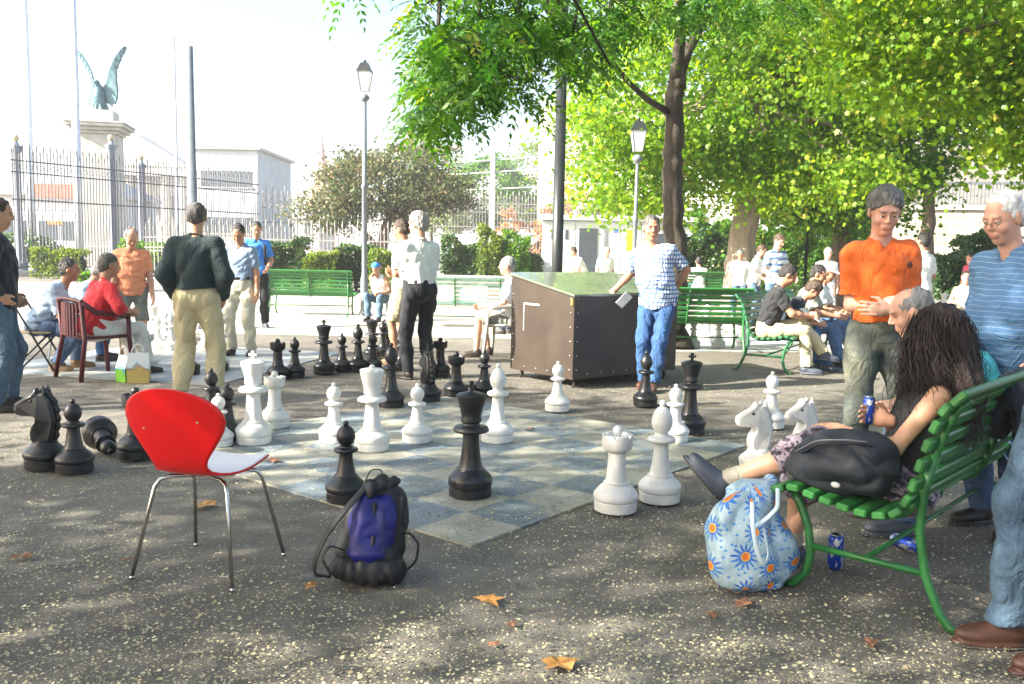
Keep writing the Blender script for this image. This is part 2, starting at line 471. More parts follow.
    if vox < .0121:
        B += [rc(h2((-.033, .078, .030)), h2((.033, .078, .030)), .012 * s, .012 * s, .012)]
        B += [el(h2((i * .040, .058, -.028)), np.array((.022, .022, .022)) * s, HR, .02) for i in (-1, 1)]
        B += [sub(el(h2((i * .031, .097, .008)), np.array((.016, .014, .011)) * s, HR, .010)) for i in (-1, 1)]
        B += [rc(h2((0, .086, .018)), h2((0, .107, -.018)), .0075 * s, .0100 * s, .010), rc(h2((-.010, .096, -.024)), h2((.010, .096, -.024)), .0070 * s, .0070 * s, .006)]
        B += [el(h2((i * .031, .0805, .0145)), np.array((.0165, .0135, .0090)) * s, HR, .003) for i in (-1, 1)] if vox <= .0065 else []
        B += [rc(h2((-.018, .083, -.057)), h2((.018, .083, -.057)), .0085 * s, .0085 * s, .008), sub(rc(h2((-.022, .0975, -.0585)), h2((.022, .0975, -.0585)), .0022 * s, .0022 * s, .003)),
              rc(h2((-.013, .082, -.067)), h2((.013, .082, -.067)), .0095 * s, .0095 * s, .006)]
    else:
        B += [rc(h2((0, .086, .018)), h2((0, .110, -.022)), .01 * s, .014 * s, .010)]
    for i in (-1, 1):
        B += [el(h2((i * .079, -.008, -.002)), np.array((.011, .021, .034)) * s, HR, .006)]
        B += upper(i, 0)
        B += [rc(elb[i], elb[i] + (wrist[i] - elb[i]) * .35, .041 * s * mass, .041 * s * mass, .02), rc(elb[i] + (wrist[i] - elb[i]) * .3, wrist[i], .041 * s * mass, .026 * s, .02)]
        fd = (wrist[i] - elb[i]) / (np.linalg.norm(wrist[i] - elb[i]) + 1e-9)
        d = np.array(hdir[i], float) if i in hdir else fd
        pn = np.array(palm[i], float) if i in palm else -Xs * i + .2 * Fw
        B += hand(wrist[i], d, pn, Fw + .3 * U if i not in palm else np.array([-i * .6, .3, .7]), s, curl if np.isscalar(curl) else curl[i], vox)
        B += [rc(hp[i], kn[i], .082 * s * lk, .052 * s * lk, .02), rc(kn[i], kn[i] + (ank[i] - kn[i]) * .4, .050 * s * lk, .051 * s * lk, .01), rc(kn[i] + (ank[i] - kn[i]) * .3, ank[i], .052 * s * lk, .035 * s, .02)]
    def colf(V):
        q = (V - Hc) @ HR / s; c = np.ones((len(V), 3)); n = rng.normal(0, .02, (len(V), 1)); c += n
        lips = (np.abs(q[:, 2] + .062) < .011) & (q[:, 1] > .078) & (np.abs(q[:, 0]) < .024); c[lips] *= (.85, .68, .68)
        ck = np.exp(-(((np.abs(q[:, 0]) - .04) / .02) ** 2 + ((q[:, 2] + .03) / .025) ** 2 + ((q[:, 1] - .07) / .03) ** 2)); c *= 1 - ck[:, None] * np.array((0, .07, .07))
        nose = np.exp(-((q[:, 0] / .016) ** 2 + ((q[:, 2] + .02) / .02) ** 2 + ((q[:, 1] - .11) / .025) ** 2)); c *= 1 - nose[:, None] * np.array((0, .08, .08))
        br = (np.abs(q[:, 2] - .031 + .002 * np.abs(q[:, 0]) * 40) < .0065) & (q[:, 1] > .068) & (np.abs(q[:, 0]) > .012) & (np.abs(q[:, 0]) < .052)
        c[br] *= .35 if hair not in ('white', 'grey') else .6
        ey = (np.abs(q[:, 2] - .004) < .0045) & (q[:, 1] > .065) & (np.abs(np.abs(q[:, 0]) - .031) < .015)
        if vox > .0065: c[ey] *= .4
        return np.clip(c, 0, 1.3)
    root = blob("person", B, vox, MATS[skin], colf=colf, loc=(x, y, 0), rz=rad(rz))
    tag(root, label, "person", group)
    if vox <= .0065:
        for i in (-1, 1):
            e = MB(); c0 = h2((i * .031, .079, .007)); e.sph((0, 0, 0), .0115 * s, 12)
            V = np.concatenate(e.V) @ np.array(HR).T + c0; F = e.F; q = (V - Hc) @ HR / s
            mi = [1 if (np.mean([q[v][1] for v in f]) > .0865 and np.mean([q[v][2] for v in f]) < .012) else 0 for f in F]
            mesh("eye", V, F, [MATS['eyewhite'], MATS['iris']], root, True, mi=mi)
    # --- trousers
    wf = wrinkle(wr, 19, seed, (1, 1, 1.3)); wf2 = wrinkle(wr * 1.3, 15, seed + 1, (1.1, 1.1, .9))
    T = [p for p in torso(.014)[:2]] + [cut(P + U * .085 * s, U)]
    for i in (-1, 1):
        T += [rc(hp[i], hp[i] + (kn[i] - hp[i]) * .35, .098 * s * (1 + (bk - 1) * .6) * loose, .090 * s * loose, .04)]
        if tlen >= 1:
            e = ank[i] - (ank[i] - kn[i]) * .02
            T += [rc(hp[i] + (kn[i] - hp[i]) * .3, kn[i], .090 * s * loose, .074 * s * loose, .03), rc(kn[i], kn[i] + (e - kn[i]) * .5, .074 * s * loose, .068 * s * loose, .03), cc(kn[i] + (e - kn[i]) * .4, e, .067 * s * loose, .066 * s * loose, .03)]
        else:
            T += [cc(hp[i] + (kn[i] - hp[i]) * .2, hp[i] + (kn[i] - hp[i]) * tlen, .092 * s, .085 * s, .02)]
    if trousers: blob("trousers", T, max(vox, .0085), MATS[trousers], root, disp=wf2)
    # --- shirt
    if shirt:
        S = torso((.016 if untuck < .05 else .02) + ease, sleeve > 0)
        if untuck > .05: S += [cc(P + U * .18 * s, P - U * (untuck + .05) * s, (.13 * bk + belly * .6) * s, (.15 * bk + belly * .3) * s, .05)] if False else []
        if untuck > .05: S += [el(P - U * .06 * s, ((.176 * bk) * s, (.130 * bk + belly * .3) * s, .2 * s), RP, .05)]
        S += [cut(P - U * (untuck if untuck > .05 else -.05) * s, -U)]
        if sleeve > 0:
            for i in (-1, 1):
                if sleeve < 1: S += upper(i, .014 + ease, sleeve, 'cc')
                else:
                    S += upper(i, .013 + ease, 1.0)
                    e = elb[i] + (wrist[i] - elb[i]) * min(1, sleeve - 1)
                    if sleeve > 1.01: S += [rc(elb[i], elb[i] + (e - elb[i]) * .5, (.052 + ease) * s, (.048 + ease) * s, .02), cc(elb[i], e, (.052 + ease) * s, (.040 + ease * .6) * s, .02)]
        if coll:
            S += [rc(Nk + (Xs * math.cos(a) * .056 + Fw * math.sin(a) * .054 + U * (.004 - .018 * math.sin(a))) * s - U * .012 * s, Nk + (Xs * math.cos(a + .52) * .056 + Fw * math.sin(a + .52) * .054 + U * (.004 - .018 * math.sin(a + .52))) * s - U * .012 * s, .013 * s, .013 * s, .006)
                  for a in np.arange(-math.pi * 1.35, math.pi * .34, .52)]
        S += [sub(rc(Nk + Fw * .05 * s - U * .02 * s, Nk + Fw * .085 * s - U * .055 * s, .028 * s, .012 * s, .01))]
        blob("shirt", S, max(vox, .0075) if vox < .01 else vox, MATS[shirt], root, disp=wf)
    if belt:
        S = torso(.024)[:2] + [cut(P + U * .095 * s, U), cut(P + U * .058 * s, -U)]
        blob("belt", S, max(vox * .9, .008), MATS[belt], root)
    # --- shoes
    for n_, i in enumerate((-1, 1)):
        a = rad(toe[n_]); fp = rad(feetpitch[n_]); f = np.array([-math.sin(a) * math.cos(fp), math.cos(a) * math.cos(fp), math.sin(fp)])
        sh_ = ank[i]; R = frame(f, (0, 0, 1)); dn = -R[:, 2]; r_ = R[:, 0]
        o = sh_ + dn * .035 * s
        S = [el(o + f * .02 * s, np.array((.042, .085, .045)) * s, R, .03), el(o + f * .105 * s + dn * .008 * s, np.array((.046, .085, .034)) * s, R, .03), rc(sh_ + f * -.005 * s, sh_ + dn * .02 * s - f * .02 * s, .043 * s, .043 * s, .02),
             cut(sh_ + dn * .083 * s, dn)]
        S_ = S[:-1] + [el(o + f * .065 * s + dn * .035 * s, np.array((.049, .140, .016)) * s, R, .01), S[-1]]
        blob("shoe", S_, max(vox * .8, .0065), MATS[shoe], root)
        if vox <= .007:
            blob("sole", [el(o + f * .065 * s + dn * .043 * s, np.array((.0515, .143, .010)) * s, R, .01)], .0055, MATS['sole'], root)
            lc = MB()
            for k in range(4):
                c0 = o + f * (.055 + .024 * k) * s - dn * (.026 - .0085 * k) * s; lc.tube([c0 - r_ * .026 * s, c0 - dn * .008 * s, c0 + r_ * .026 * s], .0028, 5)
            lc.build("laces", MATS['lace'], root, True)
        if sock: blob("sock", [rc(sh_ - dn * .0 * s, sh_ + (kn[i] - sh_) / np.linalg.norm(kn[i] - sh_) * .07 * s, .042 * s, .043 * s, .01)], max(vox, .007), MATS['sock'], root)
    # --- hair
    if hair and hstyle != 'none':
        g = {'short': .006, 'full': .016, 'crop': .002, 'ring': .005, 'long': .02}[hstyle]
        S = [el(h2((0, -.026 + g * .3, .038)), np.array((.0785 + g, .093 + g * .8, .092 + g)) * s, HR, .01), el(h2((0, -.042, -.02)), np.array((.070 + g * .6, .066 + g * .6, .07)) * s, HR, .03)]
        n_ = HR @ np.array((0, .95, -1.0)); S += [cut(h2((0, .060, .052)), n_)]
        S += [sub(el(h2((0, .115, -.005)), np.array((.080, .072, .080)) * s, HR, .010))]
        S += [sub(el(h2((i * .088, .002, -.004)), np.array((.02, .026, .038)) * s, HR, .006)) for i in (-1, 1)]
        if hstyle == 'ring': S += [sub(el(h2((0, .03, .105)), np.array((.068, .105, .07)) * s, HR, .01))]
        blob("hair", S, hair_vox or min(max(vox * .8, .005), .010), MATS['hair_' + hair], root, disp=wrinkle(.006 if hstyle != 'crop' else .002, 85, seed, (1, 1, .5)))
    root["_"] = 0; del root["_"]
    info = dict(P=P, U=U, C=C, Nk=Nk, sh=sh, elb=elb, wrist=wrist, kn=kn, ank=ank, Hc=Hc, HR=HR, s=s, Fw=Fw, Xs=Xs, h2=h2)
    if False:
        w_ = np.array([x, y, 0]) + np.array([[math.cos(rad(rz)), -math.sin(rad(rz)), 0], [math.sin(rad(rz)), math.cos(rad(rz)), 0], [0, 0, 1]]) @ h2((0, 0, .12)); print('%s top of head %.0f %.0f\n' % (label[:40], *proj(w_)))
    return root, info

def cap(root, info, mat, peak=True):
    s, HR, h2 = info['s'], info['HR'], info['h2']
    S = [el(h2((0, -.01, .045)), np.array((.092, .108, .088)) * s, HR, .01), cut(h2((0, 0, .035)), -HR[:, 2])]
    if peak: S.insert(1, el(h2((0, .10, .045)), np.array((.07, .085, .010)) * s, HR, .01))
    blob("cap", S, .009, MATS[mat], root)

SKIN = srgb('c98c68')
for k, c in dict(skin=(.50, .27, .17), skin_tan=(.40, .20, .12), skin_pink=(.56, .30, .21), skin_dark=(.26, .13, .08)).items():
    MATS[k] = M(k, c, .5, .10, 14, .12, 260, attr=True, sss=.12)
for k, c in dict(midgrey=(.13, .125, .115), grey=(.24, .235, .225), white=(.62, .61, .58), dark=(.016, .013, .011), brown=(.05, .028, .016), darkgrey=(.075, .07, .065), auburn=(.016, .0065, .005)).items():
    MATS['hair_' + k] = M('hair_' + k, c, .5, .55, 34, .9, 160, sheen=0, stretch=(1, 1, .35))
MATS['eyewhite'] = M('eye_white', (.65, .62, .58), .25, .02); MATS['iris'] = M('iris', (.03, .02, .015), .15, .1)
def cloth(k, c, var=.10, rough=.85, **kw): MATS[k] = M('cloth_' + k, c, rough, var, kw.pop('scale', 9), .25, 420, sheen=.1, folds=.03, **kw)
cloth('white', (.78, .78, .78)); cloth('offwhite', (.62, .66, .62)); cloth('navy', (.012, .02, .032)); cloth('darkshirt', (.010, .026, .030)); cloth('black', (.010, .011, .013))
cloth('peach', (.78, .30, .16)); cloth('orange', (.72, .125, .012)); cloth('red', (.50, .012, .02)); cloth('bluegrey', (.20, .27, .38)); cloth('blue', (.03, .20, .62))
cloth('khaki', (.46, .40, .25)); cloth('sand', (.50, .43, .26)); cloth('paletrousers', (.50, .49, .38)); cloth('shorts_grey', (.20, .21, .18)); cloth('blacktrousers', (.006, .008, .012)); cloth('whitetrousers', (.68, .68, .63))
cloth('lightblue', (.42, .55, .70)); cloth('cyan', (.08, .52, .56)); cloth('pink', (.7, .10, .20)); cloth('blackjacket', (.008, .012, .022)); cloth('greygreen', (.3, .33, .25)); cloth('sock', (.36, .33, .26), .1)
for k, c in dict(dark=(.018, .014, .012), brownshoe=(.07, .03, .018), sandal=(.03, .02, .015), tanshoe=(.24, .15, .07), trainer=(.05, .06, .08)).items():
    MATS[k] = M('shoe_' + k, c, .5, .2, 20, .2, 200)
MATS['sole'] = M('rubber_sole', (.06, .055, .05), .8, .2, 20); MATS['lace'] = M('shoe_lace', (.05, .045, .04), .8, .2)
MATS['beltleather'] = M('belt_leather', (.012, .010, .010), .4, .1)

def denim(name, c, fade):
    m_, n, b = base_mat(name)
    big = noise(n, 3.2, 5, .6); fine = noise(n, 140, 3, .6, stretch=(1, 1, .25))
    c0 = ramp(n, big, [(.35, c), (.68, fade)]).outputs[0]
    n.links.new(mixc(n, c0, ramp(n, fine, [(.3, (.55, .55, .55)), (.7, (1, 1, 1))]).outputs[0], mode='MULTIPLY', fac=.8), b.inputs['Base Color'])
    b.inputs['Roughness'].default_value = .85; fold_bump(n, b, fine, .2, .004, 9, .03); MATS[name] = m_
denim('denim', (.045, .085, .17), (.10, .18, .32)); denim('denim_bright', (.018, .065, .19), (.05, .14, .31)); denim('denim_worn', (.045, .07, .08), (.24, .24, .17)); denim('denim_pale', (.035, .075, .13), (.11, .19, .27))

def stripes(name, a, b_, sx, sz, w1=.3, grid=False, coord='Object'):
    """woven stripes: horizontal every 1/sz metres and, with grid, vertical ones too"""
    m_, n, b = base_mat(name)
    tc = n.nodes.new("ShaderNodeTexCoord"); sp = n.nodes.new("ShaderNodeSeparateXYZ")
    wob = n.nodes.new("ShaderNodeTexNoise"); wob.inputs['Scale'].default_value = 7; n.links.new(tc.outputs[coord], wob.inputs[0])
    ad = n.nodes.new("ShaderNodeVectorMath"); ad.operation = 'MULTIPLY_ADD'; ad.inputs[1].default_value = (.03,) * 3
    n.links.new(wob.outputs['Color'], ad.inputs[0]); n.links.new(tc.outputs[coord], ad.inputs[2]); n.links.new(ad.outputs[0], sp.inputs[0])
    def line(src, f, w_):
        a1 = n.nodes.new("ShaderNodeMath"); a1.operation = 'MULTIPLY'; a1.inputs[1].default_value = f; n.links.new(src, a1.inputs[0])
        a2 = n.nodes.new("ShaderNodeMath"); a2.operation = 'FRACT'; n.links.new(a1.outputs[0], a2.inputs[0])
        a3 = n.nodes.new("ShaderNodeMath"); a3.operation = 'LESS_THAN'; a3.inputs[1].default_value = w_; n.links.new(a2.outputs[0], a3.inputs[0]); return a3.outputs[0]
    c = mixc(n, a, b_, line(sp.outputs[2], sz, w1))
    if grid:
        at2 = n.nodes.new("ShaderNodeMath"); at2.operation = 'ADD'; n.links.new(sp.outputs[0], at2.inputs[0]); n.links.new(sp.outputs[1], at2.inputs[1])
        c = mixc(n, c, b_, line(at2.outputs[0], sx, w1)); 
    n.links.new(c, b.inputs['Base Color']); b.inputs['Roughness'].default_value = .85; fold_bump(n, b, noise(n, 400, 2), .2, .004, 7, .03); MATS[name] = m_
stripes('plaid', (.66, .70, .76), (.10, .17, .36), 23, 23, .36, True)
stripes('bluestripe', (.085, .19, .36), (.22, .32, .46), 0, 38, .16)
stripes('tshirtband', (.62, .68, .72), (.10, .18, .34), 0, 9, .4)
def dress_mat():
    m_, n, b = base_mat('printed_skirt')
    c = ramp(n, noise(n, 22, 5, .6, dist=1.2), [(.38, (.012, .010, .016)), (.47, (.07, .05, .08)), (.55, (.36, .30, .34)), (.66, (.12, .07, .10))]).outputs[0]
    n.links.new(c, b.inputs['Base Color']); b.inputs['Roughness'].default_value = .85; bump(n, b, noise(n, 60, 3), .3, .01); MATS['skirt'] = m_
dress_mat()
# ------------------------------------------------------------------ ground
def ground_mat():
    m_, n, b = base_mat('asphalt')
    tc = n.nodes.new("ShaderNodeTexCoord"); V = tc.outputs['Object']
    big = noise(n, .5, 6, .6); mid = noise(n, 5, 6, .65); fine = noise(n, 130, 3, .7)
    c = ramp(n, big, [(.3, (.108, .100, .084)), (.5, (.148, .137, .115)), (.7, (.195, .182, .156))]).outputs[0]
    c = mixc(n, c, ramp(n, mid, [(.3, (.6, .6, .6)), (.7, (1.2, 1.2, 1.18))]).outputs[0], mode='MULTIPLY', fac=.8)
    c = mixc(n, c, ramp(n, fine, [(.32, (.35, .35, .35)), (.5, (.95, .95, .95)), (.72, (1.6, 1.55, 1.45))]).outputs[0], mode='MULTIPLY', fac=.9)
    # pale crushed petals trodden into the surface
    vo = n.nodes.new("ShaderNodeTexVoronoi"); vo.inputs['Scale'].default_value = 34; vo.inputs['Randomness'].default_value = 1; n.links.new(V, vo.inputs['Vector'])
    near = ramp(n, vo.outputs['Distance'], [(.17, (1, 1, 1)), (.22, (0, 0, 0))]).outputs[0]
    pick = ramp(n, noise(n, 1.3, 5, .7), [(.36, (0, 0, 0)), (.6, (1, 1, 1))]).outputs[0]
    sp = n.nodes.new("ShaderNodeSeparateColor"); n.links.new(vo.outputs['Color'], sp.inputs[0])
    rnd = ramp(n, sp.outputs[0], [(.45, (0, 0, 0)), (.5, (1, 1, 1))]).outputs[0]
    f = mixc(n, near, pick, mode='MULTIPLY', fac=1); f = mixc(n, f, rnd, mode='MULTIPLY', fac=1)
    f = mixc(n, f, (.85, .85, .85), mode='MULTIPLY', fac=1)
    c = mixc(n, c, (.40, .37, .26), f)
    # dust collected far off on the plaza makes it lighter
    n.links.new(c, b.inputs['Base Color']); b.inputs['Roughness'].default_value = .82; b.inputs['Specular IOR Level'].default_value = .35
    bump(n, b, fine, .55, .006); return m_
def plaza_mat():
    m_, n, b = base_mat('pale_gravel')
    c = ramp(n, noise(n, .35, 6, .65), [(.3, (.30, .275, .23)), (.7, (.42, .40, .35))]).outputs[0]
    c = mixc(n, c, ramp(n, noise(n, 40, 4, .7), [(.3, (.7, .7, .7)), (.7, (1.15, 1.15, 1.15))]).outputs[0], mode='MULTIPLY', fac=.8)
    n.links.new(c, b.inputs['Base Color']); b.inputs['Roughness'].default_value = .9; bump(n, b, noise(n, 60, 4), .5, .01); return m_
GX = np.array([-900, -200, -60, -20, -8, 0, 8, 20, 60, 200, 900.]); GY = np.array([-60, -10, 0, 8, 20, 60, 200, 1500.])
V = [(x, y, 0) for y in GY for x in GX]; F = [(j * 11 + i, j * 11 + i + 1, (j + 1) * 11 + i + 1, (j + 1) * 11 + i) for j in range(7) for i in range(10)]
tag(mesh("ground", V, F, ground_mat()), kind="structure")
# pale gravel walk crossing behind the game area
pz = plaza_mat(); rgp = np.random.default_rng(4)
def wavy(a, b, n=40, amp=.12):
    a = np.array(a, float); b = np.array(b, float); t = np.linspace(0, 1, n)[:, None]; d = b - a; nrm = np.array([-d[1], d[0]]) / np.linalg.norm(d)
    return a + d * t + nrm * (amp * np.sin(t * 37) * .5 + amp * np.sin(t * 91 + 1) * .3)
near_ = wavy((-26, 13.2), (26, 14.6)); far_ = wavy((26, 30), (-26, 30), amp=.3)
poly = [(*p, .004) for p in near_] + [(*p, .004) for p in far_]
nn = 40; F = [(i, i + 1, 2 * nn - 2 - i, 2 * nn - 1 - i) for i in range(nn - 1)]
tag(mesh("path", poly, F, pz), kind="structure")

# ------------------------------------------------------------------ chess boards painted on the ground
def board_mat(name, dark, light, seed):
    m_, n, b = base_mat(name)
    tc = n.nodes.new("ShaderNodeTexCoord"); ck = n.nodes.new("ShaderNodeTexChecker"); ck.inputs['Scale'].default_value = 1 / .375
    mp = n.nodes.new("ShaderNodeMapping"); mp.inputs['Location'].default_value = (0, 0, .1); n.links.new(tc.outputs['Object'], mp.inputs[0]); n.links.new(mp.outputs[0], ck.inputs['Vector'])
    ck.inputs[1].default_value = (*dark, 1); ck.inputs[2].default_value = (*light, 1)
    c = mixc(n, ck.outputs[0], ramp(n, noise(n, 1.1, 6, .65, dist=.4), [(.35, (.62, .62, .62)), (.65, (1.25, 1.25, 1.2))]).outputs[0], mode='MULTIPLY', fac=.85)
    wear = ramp(n, noise(n, 2.4, 8, .7, dist=.8), [(.45, (0, 0, 0)), (.68, (.65,) * 3)]).outputs[0]
    c = mixc(n, c, (.27, .245, .18), wear)
    sc = ramp(n, noise(n, 18, 5, .75), [(.55, (0, 0, 0)), (.70, (.6,) * 3)]).outputs[0]; c = mixc(n, c, (.42, .42, .38), sc)
    vo = n.nodes.new("ShaderNodeTexVoronoi"); vo.inputs['Scale'].default_value = 30; n.links.new(tc.outputs['Object'], vo.inputs['Vector'])
    pt = ramp(n, vo.outputs['Distance'], [(.12, (.5,) * 3), (.17, (0, 0, 0))]).outputs[0]; c = mixc(n, c, (.5, .47, .34), pt)
    c = mixc(n, c, ramp(n, noise(n, 120, 3, .7), [(.35, (.7, .7, .7)), (.7, (1.2, 1.2, 1.2))]).outputs[0], mode='MULTIPLY', fac=.7)
    n.links.new(c, b.inputs['Base Color']); r = ramp(n, noise(n, 3, 5), [(.35, (.42,) * 3), (.65, (.7,) * 3)]).outputs[0]; n.links.new(r, b.inputs['Roughness'])
    bump(n, b, noise(n, 130, 3), .3, .004); return m_
def board(corner, d1, L, label, mat):
    d1 = np.array(d1, float); d1 /= np.linalg.norm(d1); a = math.atan2(d1[1], d1[0]); c = np.array(corner[:2])
    o = MB().box((L / 2, L / 2, .006), (L, L, .012)).build("chess_board", mat, loc=(c[0], c[1], 0), rz=a)
    tag(o, label, "chess board"); return a
c0 = G(471, 548); c1 = G(521, 530); c2 = G(414.5, 531)
e1 = c1 - c0; e2 = c2 - c0; a1 = math.atan2(e1[1], e1[0]); a2 = math.atan2(e2[1], e2[0]) - math.pi / 2; am = (a1 + a2) / 2
print("board", c0, np.linalg.norm(e1), np.linalg.norm(e2), math.degrees(a1), math.degrees(a2))
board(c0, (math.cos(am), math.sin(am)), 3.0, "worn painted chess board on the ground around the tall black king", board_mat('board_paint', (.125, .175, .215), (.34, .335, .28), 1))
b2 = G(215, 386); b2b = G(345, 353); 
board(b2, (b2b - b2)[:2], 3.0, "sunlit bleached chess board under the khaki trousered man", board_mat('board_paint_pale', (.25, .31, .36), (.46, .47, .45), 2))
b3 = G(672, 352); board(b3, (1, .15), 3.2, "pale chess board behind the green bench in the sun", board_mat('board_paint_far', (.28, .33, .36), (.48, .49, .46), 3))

# petals really lying on the ground, and bigger autumn leaves
def petals():
    n = 115000; r = np.random.default_rng(3)
    y = 2.1 + 11 * r.random(n) ** 1.7; x = (r.random(n) * 2 - 1) * (y * .66 + .3)
    keep = (np.sin(x * 2.1 + 1.3 * np.sin(y * 1.7)) + np.sin(y * 2.9 + x) + r.normal(0, .9, n)) > -1.1
    x, y = x[keep], y[keep]; n = len(x); sz = np.clip(r.lognormal(-5.72, .38, n), .0015, .0085); a = r.uniform(0, 6.28, n); tilt = r.normal(0, .45, (n, 2))
    t = np.array([(-1, -.6), (0, -.9), (1, -.5), (.9, .6), (0, 1), (-1, .6)]); V = np.zeros((n, 6, 3))
    ca, sa = np.cos(a)[:, None], np.sin(a)[:, None]
    dx = (t[:, 0] * ca - t[:, 1] * sa) * sz[:, None]; dy = (t[:, 0] * sa + t[:, 1] * ca) * sz[:, None]
    V[..., 0] = x[:, None] + dx; V[..., 1] = y[:, None] + dy; V[..., 2] = .0165 + sz[:, None] * .4 * np.abs(tilt[:, :1]) + dx * tilt[:, :1] * .4 + dy * tilt[:, 1:] * .4
    F = np.arange(n * 6).reshape(n, 6)
    c = np.repeat(r.uniform(.28, 1.1, (n, 1)) * np.array([1, .96, .80]) + r.normal(0, .04, (n, 3)), 6, 0)
    o = mesh("petals", V.reshape(-1, 3), F, M('petal', (.50, .47, .33), .7, .15, 30, attr=True), col=np.clip(c, 0, 1)); tag(o, "small pale petals scattered over the asphalt", "petals", kind="stuff")
petals()

# ------------------------------------------------------------------ chess pieces
def chess_mats():
    mw, n, b = base_mat('white_plastic')
    c = ramp(n, noise(n, 9, 6, .7), [(.35, (.56, .555, .52)), (.6, (.66, .655, .62))]).outputs[0]
    d = ramp(n, noise(n, 3.5, 8, .75, dist=1), [(.52, (0, 0, 0)), (.75, (.38,) * 3)]).outputs[0]; c = mixc(n, c, (.42, .39, .31), d)
    n.links.new(c, b.inputs['Base Color']); b.inputs['Roughness'].default_value = .42; b.inputs['Subsurface Weight'].default_value = .15; b.inputs['Subsurface Radius'].default_value = (1, .9, .7); b.inputs['Subsurface Scale'].default_value = .015
    bump(n, b, noise(n, 90, 4), .08, .004)
    mb, n, b = base_mat('black_plastic')
    c = ramp(n, noise(n, 12, 6, .7), [(.35, (.006, .0065, .007)), (.65, (.013, .014, .015))]).outputs[0]
    d = ramp(n, noise(n, 5, 8, .8, dist=1), [(.55, (0, 0, 0)), (.8, (.35,) * 3)]).outputs[0]; c = mixc(n, c, (.05, .048, .042), d)
    n.links.new(c, b.inputs['Base Color']); r = ramp(n, noise(n, 6, 5), [(.35, (.26,) * 3), (.65, (.48,) * 3)]).outputs[0]; n.links.new(r, b.inputs['Roughness']); bump(n, b, noise(n, 90, 4), .08, .004)
    return mw, mb
WP, BP = chess_mats()
def sc_prof(pts, n=5):
    """smooth curve through (z, r) points"""
    out = []
    P = [pts[0]] + list(pts) + [pts[-1]]
    for i in range(1, len(P) - 2):
        for k in range(n):
            t = k / n; p0, p1, p2, p3 = map(np.array, P[i - 1:i + 3])
            q = .5 * ((2 * p1) + (-p0 + p2) * t + (2 * p0 - 5 * p1 + 4 * p2 - p3) * t * t + (-p0 + 3 * p1 - 3 * p2 + p3) * t ** 3); out.append((max(q[1], .001), q[0]))
    out.append((max(pts[-1][1], .001), pts[-1][0])); return out
def foot(R):   # base drum, groove and shoulder, common to all pieces; returns (z, r)
    return [(0, R * .94), (.006, R * .97), (.045, R * .97), (.050, R * .93), (.056, R * .93), (.062, R * 1.0)]
BASEH = .056
